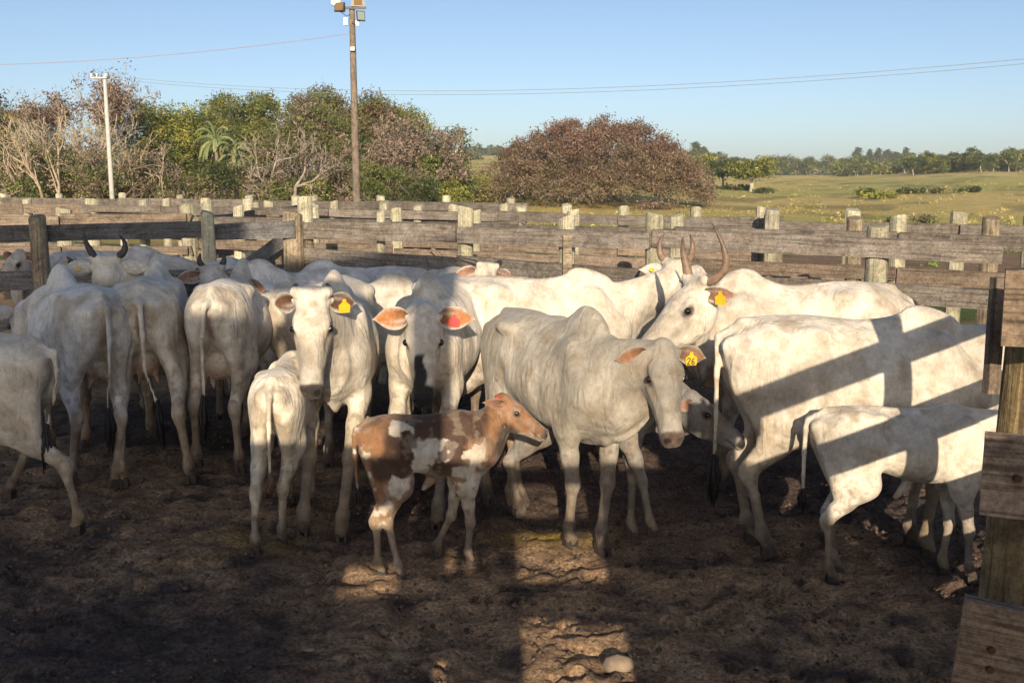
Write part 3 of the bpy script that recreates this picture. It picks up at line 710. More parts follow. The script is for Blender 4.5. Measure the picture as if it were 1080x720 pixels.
def ground_mesh():
    rs = [0.6]
    while rs[-1] < 3.2: rs.append(rs[-1] * 1.03)
    while rs[-1] < 13: rs.append(rs[-1] * 1.0058 + .004)
    while rs[-1] < 60: rs.append(rs[-1] * 1.018)
    while rs[-1] < 3200: rs.append(rs[-1] * 1.045)
    fine = np.radians(np.arange(-30.5, 30.6, .29)); co = np.radians(np.linspace(31, 329, 44))[1:-1]
    az = np.concatenate([fine, co]); n, m = len(rs), len(az)
    R, A = np.meshgrid(rs, az, indexing='ij'); X = R * np.sin(A); Y = R * np.cos(A)
    p = np.stack([X, Y, X * 0], -1)
    z = terr(X, Y)
    # trampled mud: lumps, hoof holes, small clods
    near = sstep(16, 10, R)
    m1 = fbm(p, 1.1, 3, 3) - .5; m2 = fbm(p, 7.0, 9, 4, .6) - .5; m3 = np.abs(fbm(p, 11.0, 21, 3) - .5)
    ridg = 1 - np.abs(fbm(p * np.array([.55, 1.2, 1]), 4.2, 55, 4, .55) - .5) * 8
    crack = np.clip(ridg - .62, 0, 1)
    z = z + near * (m1 * .05 + m2 * .10 - m3 * .055 - crack * .085)
    rs_ = np.random.RandomState(4)
    for k in range(520):                                  # hoof prints
        hx = rs_.uniform(-4.5, 5.0); hy = rs_.uniform(2.6, 8.8); a = rs_.uniform(0, 6.3); rr = rs_.uniform(.045, .075)
        ii = np.searchsorted(rs, math.hypot(hx, hy) - .2); jj = np.searchsorted(rs, math.hypot(hx, hy) + .2)
        dx = X[ii:jj] - hx; dy = Y[ii:jj] - hy; e = np.hypot(dx * math.cos(a) + dy * math.sin(a), (dy * math.cos(a) - dx * math.sin(a)) * 1.5) / rr
        z[ii:jj] += near[ii:jj] * (-.030 * sstep(1.1, .55, e) + .016 * np.exp(-((e - 1.35) / .35) ** 2))
    # colours of the soil, dung and grasses, sunlit patches painted paler
    u = 540 + FPX * X / np.maximum(Y, .01)
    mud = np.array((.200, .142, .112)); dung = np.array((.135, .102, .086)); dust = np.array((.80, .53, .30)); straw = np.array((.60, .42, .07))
    pb = fbm(p, .9, 70, 4); pc = fbm(p, 5.0, 33, 4)
    c = np.zeros(X.shape + (3,)) + mud
    c = c * (1 - sstep(.45, .62, pb)[..., None]) + dung * sstep(.45, .62, pb)[..., None]
    dry = np.clip(.7 * sstep(.50, .64, fbm(p, .55, 90, 3)) + 1.0 * np.exp(-((X - .30) ** 2 + (Y - 5.0) ** 2) / 1.1) + .6 * np.exp(-((X + .8) ** 2 + (Y - 5.2) ** 2) / .3), 0, 1) * sstep(.25, .5, pc)  # random dry soil, plus pale spots painted where the sunlight falls
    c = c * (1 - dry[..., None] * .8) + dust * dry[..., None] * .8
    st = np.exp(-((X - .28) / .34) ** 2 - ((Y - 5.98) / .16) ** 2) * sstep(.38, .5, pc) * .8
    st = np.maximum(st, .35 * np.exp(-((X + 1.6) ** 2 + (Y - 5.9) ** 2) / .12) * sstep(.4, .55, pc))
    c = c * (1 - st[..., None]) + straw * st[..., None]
    # other pens: drier, paler soil with weeds
    pen = sstep(9.5, 12.5, R); soil = np.array((.38, .25, .15)); weed = np.array((.14, .19, .045))
    pg = fbm(p, .35, 15, 4); wmask = sstep(.52, .60, pg) * sstep(14, 17, R)
    cp_ = soil * (1 - wmask[..., None]) + weed * wmask[..., None]
    c = c * (1 - pen[..., None]) + cp_ * pen[..., None]
    far = sstep(34, 44, R); g1 = np.array((.80, .63, .21)); g2 = np.array((.62, .57, .17)); g3 = np.array((.86, .66, .28))
    a1 = fbm(p, 1 / 38., 5, 4)[..., None]; a2 = fbm(p, 1 / 14., 44, 4)[..., None]
    gg = g1 * (1 - sstep(.45, .62, a1)) + g2 * sstep(.45, .62, a1); gg = gg * (1 - sstep(.55, .7, a2) * .6) + g3 * sstep(.55, .7, a2) * .6
    sp = sstep(.60, .66, fbm(p, 1 / 5., 61, 3))[..., None] * .5; gg = gg * (1 - sp) + np.array((.10, .115, .045)) * sp
    c = c * (1 - far[..., None]) + gg * far[..., None]
    idx = np.arange(n * m).reshape(n, m); j2 = np.roll(idx, -1, 1)
    F = np.stack([idx[:-1], idx[1:], j2[1:], j2[:-1]], -1).reshape(-1, 4)
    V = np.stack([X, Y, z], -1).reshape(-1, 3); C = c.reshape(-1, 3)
    V = np.vstack([V, [[0, 0, 0]]]); C = np.vstack([C, [mud]])
    F3 = [(len(V) - 1, idx[0, j], j2[0, j], j2[0, j]) for j in range(m)]
    m_, t, b = newmat('ground'); g = N(t)
    at = g.n('ShaderNodeAttribute', attribute_name='Col'); tc = g.n('ShaderNodeTexCoord')
    n1 = g.n('ShaderNodeTexNoise', i_Scale=44.0, i_Detail=8.0, i_Roughness=.80); g.l(tc.outputs['Object'], n1.inputs['Vector'])
    n2 = g.n('ShaderNodeTexNoise', i_Scale=6.0, i_Detail=8.0, i_Roughness=.65); g.l(tc.outputs['Object'], n2.inputs['Vector'])
    n3 = g.n('ShaderNodeTexNoise', i_Scale=.7, i_Detail=9.0, i_Roughness=.75); g.l(tc.outputs['Object'], n3.inputs['Vector'])
    k = g.mix(1.0, at.outputs[0], g.ramp(n1.outputs[0], [(.37, .34), (.61, 1.55)]), 'MULTIPLY')
    k = g.mix(1.0, k, g.ramp(n2.outputs[0], [(.33, (.70, .66, .66)), (.6, (1.12, 1.1, 1.08))]), 'MULTIPLY')
    k = g.mix(.6, k, g.mix(1.0, k, g.ramp(n3.outputs[0], [(.35, .7), (.6, 1.25)]), 'MULTIPLY')); g.l(k, b.inputs['Base Color'])
    vr = g.n('ShaderNodeTexVoronoi', i_Scale=30.0); wv = g.n('ShaderNodeMixRGB'); wv.inputs[0].default_value = .06; g.l(tc.outputs['Object'], wv.inputs[1]); g.l(n2.outputs['Color'], wv.inputs[2]); g.l(wv.outputs[0], vr.inputs['Vector'])
    b.inputs['Roughness'].default_value = .9; b.inputs['Specular IOR Level'].default_value = .25
    b0 = g.n('ShaderNodeBump', i_Strength=.45, i_Distance=.03, invert=True); g.l(vr.outputs['Distance'], b0.inputs['Height'])
    cm = g.n('ShaderNodeMapping'); cm.inputs['Scale'].default_value = (2.6, 6.5, 1); g.l(tc.outputs['Object'], cm.inputs[0])
    cn = g.n('ShaderNodeTexNoise', i_Scale=1.6, i_Detail=7.0, i_Roughness=.62, i_Distortion=.5); g.l(cm.outputs[0], cn.inputs['Vector'])
    cr = g.ramp(cn.outputs[0], [(.465, 1.0), (.493, .0), (.500, .0), (.53, 1.0)])
    bc = g.n('ShaderNodeBump', i_Strength=1.0, i_Distance=.06); g.l(cr, bc.inputs['Height']); g.l(bc.outputs[0], b0.inputs['Normal'])
    b1 = g.n('ShaderNodeBump', i_Strength=1.0, i_Distance=.045); g.l(n1.outputs[0], b1.inputs['Height']); g.l(b0.outputs[0], b1.inputs['Normal'])
    b2 = g.n('ShaderNodeBump', i_Strength=.4, i_Distance=.03); g.l(n2.outputs[0], b2.inputs['Height']); g.l(b1.outputs[0], b2.inputs['Normal']); g.l(b2.outputs[0], b.inputs['Normal'])
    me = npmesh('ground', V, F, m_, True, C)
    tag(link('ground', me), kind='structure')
ground_mesh()

# loose clods of mud and dung lying on the pen floor (nobody could count them): one object
def clods():
    rs_ = np.random.RandomState(11); V = []; F = []; C = []
    base = np.array([(1, 0, 0), (-1, 0, 0), (0, 1, 0), (0, -1, 0), (0, 0, 1), (0, 0, -.6)])
    fc = [(0, 2, 4), (2, 1, 4), (1, 3, 4), (3, 0, 4), (2, 0, 5), (1, 2, 5), (3, 1, 5), (0, 3, 5)]
    n = 9000; r = 3.2 + rs_.rand(n) ** .8 * 6.0; a = np.radians(rs_.uniform(-29, 29, n)); X = r * np.sin(a); Y = r * np.cos(a)
    keep = fbm(np.stack([X, Y, X * 0], -1), 1.6, 12, 3) + rs_.rand(n) * .25 > .53; X, Y = X[keep], Y[keep]; n = len(X)
    s_ = .006 + .017 * rs_.rand(n) ** 2.5
    B = base[None] * (1 + .45 * (rs_.rand(n, 6, 3) - .5)) * s_[:, None, None]; th = rs_.rand(n) * 6.28
    bx = B[..., 0] * np.cos(th)[:, None] - B[..., 1] * np.sin(th)[:, None]; by = B[..., 0] * np.sin(th)[:, None] + B[..., 1] * np.cos(th)[:, None]
    P = np.stack([bx + X[:, None], by + Y[:, None], B[..., 2] * .8 + s_[:, None] * .2 - .012], -1)
    Fa = (np.array(fc)[None] + (np.arange(n) * 6)[:, None, None]).reshape(-1, 3)
    cc = np.array((.11, .075, .055)) * (.7 + .9 * rs_.rand(n, 1)); cc = np.repeat(cc, 6, 0)
    o = link('mud_clods', npmesh('mud_clods', P.reshape(-1, 3), Fa, attr_mat('clod', .9, .4, 60, .3, .004), False, cc)); tag(o, 'loose dark clods of mud and dung strewn over the pen floor', 'mud', kind='stuff')
clods()
# ================================================================== corral timber
M_PLK = wood_mat('weathered plank', (.27, .235, .20), (.20, .165, .13), (.075, .062, .052), lichen=.35)
M_PLKB = wood_mat('brown plank', (.33, .25, .18), (.25, .20, .15), (.10, .075, .055), lichen=.15)
M_POST = wood_mat('pale post', (.58, .53, .39), (.46, .43, .28), (.26, .22, .15), lichen=.2, axis=2)
M_POSTO = wood_mat('old post', (.42, .34, .23), (.26, .20, .14), (.10, .075, .055), lichen=.3, axis=2)
M_POSTN = wood_mat('near post', (.34, .25, .12), (.16, .12, .085), (.07, .05, .035), lichen=.15, axis=2)
M_PLKN = wood_mat('near board', (.42, .31, .21), (.28, .205, .145), (.10, .07, .05), lichen=.1)
M_NAIL = simple('rusty nail', (.12, .05, .025), .7, metal=.4)
_pr = random.Random(5)
def plank(a, b, h, th=.035, mat=None, parent=None, name='plank', rough=1.0, org=(0, 0, 0), seg=6):
    """a board from a to b (centre line); h its height, th its thickness"""
    a = Vector(a); b = Vector(b); d = b - a; ln = d.length; V = []
    ph = _pr.uniform(0, 99)
    for i in range(seg + 1):
        x = -ln / 2 + ln * i / seg; t = x * 1.3 + ph
        up = h / 2 * (1 + rough * (.05 * math.sin(t * 2.1) + .05 * _pr.uniform(-1, 1))); dn = h / 2 * (1 + rough * (.05 * math.cos(t * 1.7) + .05 * _pr.uniform(-1, 1)))
        bow = rough * .012 * math.sin(t * .9); w = th / 2
        V += [(x, -w + bow, -dn), (x, w + bow, -dn), (x, w * .8 + bow, up), (x, -w * .9 + bow, up - .004)]
    F = [(3, 2, 1, 0), tuple(seg * 4 + k for k in range(4))]
    for i in range(seg):
        for k in range(4): F.append((i * 4 + k, i * 4 + (k + 1) % 4, i * 4 + 4 + (k + 1) % 4, i * 4 + 4 + k))
    me = npmesh(name, V, F, mat or M_PLK, False)
    o = link(name, me, parent); m = (a + b) / 2 - Vector(org); o.location = m
    o.rotation_euler = (0, -math.atan2(d.z, math.hypot(d.x, d.y)), math.atan2(d.y, d.x)); return o
def post(p, h, r, mat=None, parent=None, name='post', org=(0, 0, 0), lean=(0, 0), sq=1.0, n=12, taper=.93, rz=0.0):
    V = []; ph = _pr.uniform(0, 6)
    zs = [-.3, .5, 1.0, h - .02, h]
    for i, z in enumerate(zs):
        k = 1 - (1 - taper) * max(z, 0) / h
        if i == 4: k *= .9
        for j in range(n):
            a = 2 * math.pi * j / n; rr = r * k * (1 + .05 * math.sin(3 * a + ph) + .035 * math.sin(5 * a + ph * 2 + z * 2) + .02 * math.sin(z * 3 + ph))
            V.append((math.cos(a) * rr + lean[0] * z, math.sin(a) * rr * sq + lean[1] * z, z + (.018 * math.cos(a + ph) if i >= 3 else 0)))
    F = [tuple(range((len(zs) - 1) * n, len(zs) * n))]
    for i in range(len(zs) - 1):
        for j in range(n): F.append((i * n + j, i * n + (j + 1) % n, (i + 1) * n + (j + 1) % n, (i + 1) * n + j))
    o = link(name, npmesh(name, V, F, mat or M_POST, False), parent); o.location = Vector((p[0], p[1], 0)) - Vector(org); o.rotation_euler = (0, 0, rz)
    return o
def on_line(A, B, u, z=1.7):
    """the point of the line A-B that is seen in pixel column u"""
    k = (u - 540) / FPX; A = np.array(A[:2], float); d = np.array(B[:2], float) - A; q = (CAM_H - z) * _sp
    t = (k * (A[1] * _cp + q) - A[0]) / (d[0] - k * d[1] * _cp); return A + d * t
def fence(name, label, A, B, posts, rails, mats=(None, None), cat='fence', group=None, side=-1, ph=1.86, pr=.085, off=None, seg=6, jitter=.02, drop=0.0, front=1, th=.04):
    A = np.array(A[:2], float); B = np.array(B[:2], float); d = (B - A); ln = np.linalg.norm(d); d /= ln; nrm = np.array([d[1], -d[0]]) * (1 if side > 0 else -1)
    if nrm @ (-A) < 0: nrm = -nrm                       # towards the camera
    root = empty(name, (A[0], A[1], 0)); tag(root, label, cat, group); org = (A[0], A[1], 0)
    ts = sorted(posts, key=lambda q: q[0]); P = []
    for i, q in enumerate(ts):
        t, hh, rr = q[0], (q[1] if len(q) > 1 and q[1] else ph), (q[2] if len(q) > 2 and q[2] else pr)
        p = A + d * t; mt = q[3] if len(q) > 3 and q[3] else (mats[1] or M_POST)
        post(p, hh + _pr.uniform(-.03, .03), rr, mt, root, org=org, lean=(_pr.uniform(-jitter, jitter), _pr.uniform(-jitter, jitter) * .5)); P.append((t, rr))
    ends = [0.0] + [t for t, _ in P if .05 < t < ln - .05] + [ln]
    for zl, zr, h, *rest in rails:
        h0, h1 = h if hasattr(h, '__len__') else (h, h)
        mt = rest[0] if rest else (mats[0] or M_PLK); k = 0; step = rest[1] if len(rest) > 1 else 1
        js = ends[::step] + ([ends[-1]] if ends[::step][-1] != ends[-1] else [])
        for a, b in zip(js[:-1], js[1:]):
            if _pr.random() < drop: continue
            za = zl + (zr - zl) * a / ln + _pr.uniform(-.02, .02); zb = zl + (zr - zl) * b / ln + _pr.uniform(-.02, .02)
            o = nrm * front * (pr * .93 + th / 2 + .004 + _pr.uniform(0, .006)); pa = A + d * (a + .010) + o; pb = A + d * (b - .010) + o
            h = (h0 + (h1 - h0) * (a + b) / 2 / ln) * _pr.uniform(.93, 1.05); plank((pa[0], pa[1], za - h / 2), (pb[0], pb[1], zb - h / 2), h, th, mt, root, org=org, seg=seg)
    return root, A, d, nrm, org
def tpos(A, B, us, z=1.7):
    A2 = np.array(A[:2], float); d = np.array(B[:2], float) - A2; d /= np.linalg.norm(d); return [float((on_line(A, B, u, z) - A2) @ d) for u in us]

# --- the long fence across the back of the pen
FA = AZ(318, 233, 1.76); FB = AZ(1062, 253, 1.76)
_t = tpos(FA, FB, [400, 488, 597, 692, 815, 928])
r1, A1, d1, n1, og1 = fence('plank_fence', 'long weathered plank fence right behind the herd, ending at the rough corner post', FA, FB,
    [(_t[0], 1.88, .05), (_t[1], 1.93, .085), (_t[2], 1.84, .085), (_t[3], 1.92, .085), (_t[5], 1.88, .095)],
    [(1.77, 1.755, (.20, .145), M_PLK, 2), (1.48, 1.37, (.18, .16), M_PLK, 2), (1.12, 1.02, .16, M_PLK, 2), (.72, .66, .16, M_PLK, 2)], seg=8)
bt = on_line(FA, FB, 607)                               # upright batten nailed on the rails
plank((bt[0] + n1[0] * .16, bt[1] + n1[1] * .16, 1.28), (bt[0] + n1[0] * .16, bt[1] + n1[1] * .16, 1.70), .09, .03, M_POSTO, r1, 'batten', org=og1, seg=3)
# --- rough corner posts
cr = empty('corner_post', (FA[0], FA[1], 0)); tag(cr, 'thick rough barked corner post where the two pen fences meet', 'post')
post((FA[0] - .06, FA[1] - .20), 1.86, .115, M_POSTO, cr, 'trunk_post', org=(FA[0], FA[1], 0)); post((FA[0] + .10, FA[1] - .12), 1.72, .06, M_POSTO, cr, 'trunk_post', org=(FA[0], FA[1], 0)); post((FA[0] - .02, FA[1] + .30), 2.02, .095, M_POST, cr, 'pale_post', org=(FA[0], FA[1], 0))
# --- left fence of the pen
LA = AZ(-150, 239, 1.76); LB = AZ(312, 234.5, 1.76)
_t = tpos(LA, LB, [-70, 41, 222])
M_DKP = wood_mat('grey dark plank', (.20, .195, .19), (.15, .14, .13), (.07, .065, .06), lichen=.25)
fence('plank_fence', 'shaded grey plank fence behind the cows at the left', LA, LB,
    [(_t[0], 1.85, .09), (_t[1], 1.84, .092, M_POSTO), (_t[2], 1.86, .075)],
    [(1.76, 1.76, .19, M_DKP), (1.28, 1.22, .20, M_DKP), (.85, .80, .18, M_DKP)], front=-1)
# --- pens behind
BA = AZ(215, 226, 1.72); BB = AZ(1120, 251, 1.70)
us = [250, 330, 420, 500, 604, 715, 815, 905, 950, 1046]
_t = tpos(BA, BB, us)
fence('plank_fence', 'second brown plank fence running behind the long one', BA, BB, [(t, 1.86, None, (M_POSTO if i in (7, 9) else M_POST)) for i, t in enumerate(_t)],
    [(1.70, 1.71, .13, M_PLK, 3), (1.36, 1.375, (.13, .155), M_PLKB, 3), (.80, .80, .14, M_PLK, 3)], ph=1.85)
CA = AZ(90, 216, 1.75); CB = AZ(830, 229, 1.75)
us = [100, 175, 268, 352, 440, 530, 596, 655, 735, 805]
fence('plank_fence', 'third plank fence beyond the second, ending at the tall pale post', CA, CB, [(t, 1.86) for t in tpos(CA, CB, us)],
    [(1.75, 1.75, .135, M_PLK, 2), (1.30, 1.30, .13, M_PLKB, 2), (.75, .75, .13, M_PLKB, 2)])
DA = AZ(-120, 206, 1.75); DB = AZ(560, 214, 1.75)
us = [-60, 5, 62, 128, 190, 262, 330, 402, 470, 540]
fence('plank_fence', 'farthest plank fence at the foot of the trees on the left', DA, DB, [(t, 1.86) for t in tpos(DA, DB, us)],
    [(1.75, 1.75, .2, M_PLK, 2), (1.3, 1.3, .2, M_PLKB, 2), (.85, .85, .2, M_PLKB, 2), (.4, .4, .2, M_PLK, 2)], pr=.11)
EA = AZ(-60, 226, 1.74); EB = AZ(203, 225, 1.74)
fence('plank_fence', 'sunlit orange brown plank fence seen above the dark left rails', EA, EB, [(t, 1.84, .12, M_POST) for t in tpos(EA, EB, [-20, 66, 199])],
    [(1.74, 1.74, .20, M_PLKB), (1.28, 1.26, .13, M_PLKB), (1.08, 1.07, .13, M_PLKB), (.7, .7, .2, M_PLKB)], pr=.12)
GA = EB[:2]; GB = CA[:2] + np.array([6.0, -1.2])
GA2 = AZ(214, 222, 1.78); GB2 = AZ(318, 214, 1.74)
fence('plank_fence', 'short grey plank fence between the left pens leading to the corner post', GA2, GB2, [(t, 1.9, .1) for t in tpos(GA2, GB2, [218, 262, 312])],
    [(1.70, 1.70, .2, M_PLK), (1.25, 1.25, .2, M_PLKB), (.8, .8, .2, M_PLKB)], pr=.1)
HA = AZ(-90, 213, 1.74); HB = AZ(300, 219, 1.74)
fence('plank_fence', 'pale plank fence crossing between the left pens below the trees', HA, HB, [(t, 1.86, .10) for t in tpos(HA, HB, [-40, 30, 95, 150, 215, 285])],
    [(1.74, 1.74, .19, M_PLKB, 2), (1.3, 1.3, .19, M_PLK, 2), (.9, .9, .19, M_PLKB, 2)], pr=.1)
IA = AZ(318, 220, 1.74); IB = AZ(560, 225, 1.74)
fence('plank_fence', 'dark stained plank fence just right of the corner post', IA, IB, [(t, 1.86) for t in tpos(IA, IB, [330, 405, 478, 552])],
    [(1.74, 1.74, .15, M_PLK), (1.2, 1.2, .13, M_PLKB), (.7, .7, .14, M_PLKB)], pr=.09)
JA = AZ(815, 233, 1.72); JB = AZ(1130, 236, 1.72)
fence('plank_fence', 'grey plank fence along the pasture at the right', JA, JB, [(t, 1.84) for t in tpos(JA, JB, [817, 898, 1010, 1090])],
    [(1.72, 1.72, .15, M_PLK), (1.12, 1.12, .14, M_PLKB), (.5, .5, .14, M_PLKB)], pr=.1)
# --- leaning brace planks
def brace(lab, u0, v0, u1, v1, Y, h, mat, Y1=None):
    a = AY(u0, v0, Y); b = AY(u1, v1, Y1 or Y); m = (a + b) / 2
    root = empty('brace_plank', (m[0], m[1], 0)); tag(root, lab, 'plank')
    plank(a, b, h, .05, mat, root, 'plank', org=(m[0], m[1], 0)); post((m[0], m[1] + .1), m[2] - .03, .05, M_POSTO, root, 'prop', org=(m[0], m[1], 0))
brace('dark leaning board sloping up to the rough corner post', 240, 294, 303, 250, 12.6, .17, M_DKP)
brace('pale crooked pole leaning left of the rough corner post', 262, 292, 308, 256, 12.9, .08, M_POSTO)
brace('short sunlit board leaning between the rails right of the thin post', 455, 262, 480, 284, 12.6, .06, M_PLKB)

# --- nearest fence: post and three heavy boards at the right edge
DIRV = np.array([1.0, 1.28]); DIRV /= np.linalg.norm(DIRV); NRM = np.array([DIRV[1], -DIRV[0]])
nx, ny = 1.245, 2.40; nf = empty('gate_fence', (nx, ny, 0)); tag(nf, 'nearest heavy boards nailed to a leaning round post at the right edge', 'fence')
no = (nx, ny, 0); nn = NRM * .135
def at_l(l, o=0.0): return (nx + DIRV[0] * l + NRM[0] * o, ny + DIRV[1] * l + NRM[1] * o)
p0 = (1.315, 2.50); post(p0, 1.93, .102, M_POSTN, nf, org=no, lean=(.022, 0), taper=.86)
for l in (1.66, 3.2): p1 = at_l(l); post(p1, 2.2, .09, M_POSTN, nf, org=no)
for z2, h2 in ((1.905, .175), (1.44, .19), (.93, .24), (.60, .22), (.30, .24)):
    a = at_l(.10, .12); e = at_l(3.3, .12); plank((*a, z2), (*e, z2), h2, .05, M_PLK, nf, 'board', org=no, rough=.4)
for i, (uu, va, vb) in enumerate([(1058, 281, 366), (1036, 455, 541), (1010, 628, 722)]):
    Yb = 2.30; a = AY(uu, va, Yb); b = AY(uu, vb, Yb); z = (a[2] + b[2]) / 2; h = a[2] - b[2]; x0 = (a[0] + b[0]) / 2
    plank((x0, Yb, z), (x0 + .38, Yb - .16, z + (.004, .0, -.03)[i]), h, .035, M_PLKN, nf, 'board_end', org=no, rough=.5)
    for zz in (.0, -.05)[:1 if i < 2 else 2]:
        mb = MB(); mb.tube([(0, 0, 0), (0, -.014, 0)], .009, 8); mb.build('nail', M_NAIL, nf, loc=(x0 + .04 - nx + .02, Yb - .040 - ny, z + zz))
bq = AY(1049, 380, 2.52); plank((bq[0], bq[1], 1.66), (bq[0], bq[1], 1.96), .036, .03, M_PLKB, nf, 'batten', org=no, seg=3)

# --- unseen board screen added behind the camera, gaps shaped to throw the pen's shade
sh = empty('shade_screen', (-2, -.5, 0)); tag(sh, 'unseen board screen with a tall post, added to cast shade on the pen', 'shade screen'); so = (-2, -.5, 0)
M_SCREEN = M_PLK
def wall(x0, x1, z0, z1, hh=.24):
    n = max(1, round((z1 - z0) / hh)); h = (z1 - z0) / n
    for i in range(n):
        plank((x0, -.5 + .012 * (i % 2), z0 + h * (i + .5)), (x1, -.5 + .012 * (i % 2), z0 + h * (i + .5)), h + .012, .03, M_SCREEN, sh, 'board', org=so, rough=.12, seg=4)
wall(-2.02, -.95, 1.35, 2.60, .26)
wall(-.95, -.60, 1.30, 1.72, .28); wall(-.95, -.60, 1.87, 2.09); wall(-.95, -.60, 2.23, 2.50)
wall(-.42, .03, 1.50, 1.82); wall(-.42, .03, 1.95, 2.47, .25); wall(-.33, .03, 1.33, 1.50); wall(-.34, -.27, 1.82, 1.95); wall(-.22, .03, 1.82, 1.95)
for z0, z1 in ((1.63, 1.78), (2.04, 2.12), (2.35, 2.46)): wall(.0, .56, z0, z1)
wall(.53, 1.72, 1.35, 2.46, .25); wall(1.72, 2.15, 1.30, 1.98)
post((-.51, -.5), 4.15, .13, M_POSTO, sh, org=so); post((1.68, -.62), 2.5, .08, M_POSTO, sh, org=so); post((-1.80, -.64), 4.0, .08, M_POSTO, sh, org=so); 
post((-.04, -.62), 2.5, .05, M_POSTO, sh, org=so); post((.60, -.62), 2.5, .05, M_POSTO, sh, org=so)
plank((-1.95, -.5, 3.66), (-.40, -.5, 3.66), .13, .08, M_PLKB, sh, 'beam', org=so, rough=.1)
# unseen shade screen added farther back: clad only above head height, so low sky light still comes in under it
hb = empty('far_shade_screen', (-4.5, -9, 0)); tag(hb, 'tall unseen screen, boarded up high, added behind the near one to cast shade', 'barn'); bo = (-4.5, -9, 0); UPZ = 8.5 * math.tan(SUN_EL); BX = .016 * 8.5
def clad(x0, x1, z0, z1, hh=.36):
    n = max(1, round((z1 - z0) / hh)); h = (z1 - z0) / n
    for i in range(n):
        plank((x0 + BX, -9 + .012 * (i % 2), z0 + UPZ + h * (i + .5)), (x1 + BX, -9 + .012 * (i % 2), z0 + UPZ + h * (i + .5)), h + .012, .03, M_SCREEN, hb, 'board', org=bo, rough=.12, seg=4)
clad(-4.6, -2.35, 1.35, 3.5); clad(-7.2, -2.35, 3.5, 4.95); clad(-7.2, -2.75, 4.95, 5.65); clad(-2.35, -1.80, 1.35, 3.66, .38); clad(-2.35, -1.6, 4.02, 4.95, .24); clad(-1.6, -.38, 4.16, 4.95)
for x, hh_ in ((-7.1, 8.2), (-4.6, 8.2), (-2.42, 7.3)): post((x + BX, -9.15), hh_, .12, M_POSTO, hb, org=bo)
post((-.45 + BX, -9.15), 7.55, .1, M_POSTO, hb, org=bo)

sh.location.x += .10
# ================================================================== the herd
ADULT = 'zebu cows crowded in the corral'; YOUNG = 'calves among the cows'
def G2(u, v, z=0.0): p = AZ(u, v, z); return (p[0], p[1])
def mid(a, b): return ((a[0] + b[0]) / 2, (a[1] + b[1]) / 2)
# right foreground, flank on
cow('cow', 'big white cow seen from the side with bars of fence shadow across its flank', 'cow', ADULT, G2(900, 569), -3, s=1.0, lx=1.06, wid=1.05, hump=.55,
    feet=dict(hl=(795, 566), hr=(812, 580), fl=(958, 570), fr=(975, 582)), head=dict(rel=(1.15, .05, 1.35), yaw=-5, pitch=-45), col='white', seed=1, sheath=1.6, udder=.8,
    tail=[(-.80, 0, 1.33), (-.825, -.01, 1.22), (-.835, -.03, 1.05), (-.835, -.05, .80), (-.84, -.05, .50)], fine=.018, ribs=.0012)
cow('calf', 'white bull calf standing before the big cow at the right, striped by fence shadow', 'calf', YOUNG, G2(953, 602), -2, s=.685, lx=1.03, depth=.86, hump=.25, wid=.88,
    feet=dict(hl=(885, 598), hr=(879, 608), fl=(993, 599), fr=(1022, 608)), head=dict(rel=(1.05, .05, 1.30), yaw=-5, pitch=-35), col='white', seed=2, udder=0, sheath=1.7, dewlap=.4, fine=.012, hs=1.1, legr=.92, straight=.7,
    tail=[(-.80, 0, 1.33), (-.86, -.01, 1.22), (-.875, -.02, 1.02), (-.87, -.02, .82), (-.86, -.02, .66)])
# horned cow looking left over the grey one
cow('cow', 'long horned white cow looking left over the grey cow', 'cow', ADULT, (2.0, 7.15), 181, s=1.06, hump=.75, col='white', seed=3,
    head=dict(px=(738, 304, 6.62), wyaw=205, pitch=-40, roll=0), horns={1: [(0, 0, 0), (-.03, .07, .02), (-.06, .13, .10), (-.04, .12, .22), (.0, .07, .34)], -1: [(0, 0, 0), (.0, .03, .08), (.02, .04, .17), (.04, .02, .26)]}, hs=1.05,
    tags=((1, 'ytag', .5, None),), ears=dict(L=.20, W=.08, out=(-.50, 1, -.05), face=(.3, .7, -.3)), muz=(.09, .07, .06), udder=.8)
# pale cow behind, body to the right, head turned away
cow('cow', 'horned cow turned away behind the long horned one, its back in full sun', 'cow', ADULT, (.22, 7.75), 4, s=1.05, lx=1.04, hump=.5, col='white', seed=4, ribs=.003,
    head=dict(px=(711, 284, 7.85), wyaw=55, pitch=-30), horns=[(0, 0, 0), (.0, .05, .05), (.0, .06, .14), (.02, .03, .21)], tags=((1, 'ybutton', .45, 'back'),), ears=dict(L=.20, out=(-.2, 1, -.05), W=.07), udder=.8)
# grey cow in the middle
cow('cow', 'bony grey cow in the centre facing the camera with yellow tag 26 in its ear', 'cow', ADULT, (.30, 6.22), -60, s=.97, hump=.85, col='grey', seed=5, ribs=.005, wid=1.0, hookb=1.3,
    feet=dict(hl=(541, 534), hr=(515, 526), fl=(634, 576), fr=(600, 570)), head=dict(px=(698, 367, 5.62), wyaw=-82, pitch=-60, roll=.0), tags=((1, 'ytag', .42, '26'),),
    ears=dict(L=.20, W=.078, out=(-.08, 1, -.28), face=(1, .02, -.05)), earc=(.30, .15, .08), muz=(.10, .065, .055), dewlap=1.3, fine=.0115, res=.019)
cow('calf', 'grey calf peeping out behind the grey cow, brown poll, looking right', 'calf', YOUNG, (.50, 6.42), -8, s=.74, depth=.84, hump=.2, wid=.88, col='calfgrey', seed=6, udder=0, dewlap=.5, hs=1.02,
    feet=dict(fl=(665, 560), fr=(686, 558)), head=dict(px=(728, 420, 6.10), wyaw=-20, pitch=-36), ears=dict(L=.17, W=.075, out=(-.6, .8, -.25), face=(.5, .8, -.1)), muz=(.02, .02, .02), fine=.013)
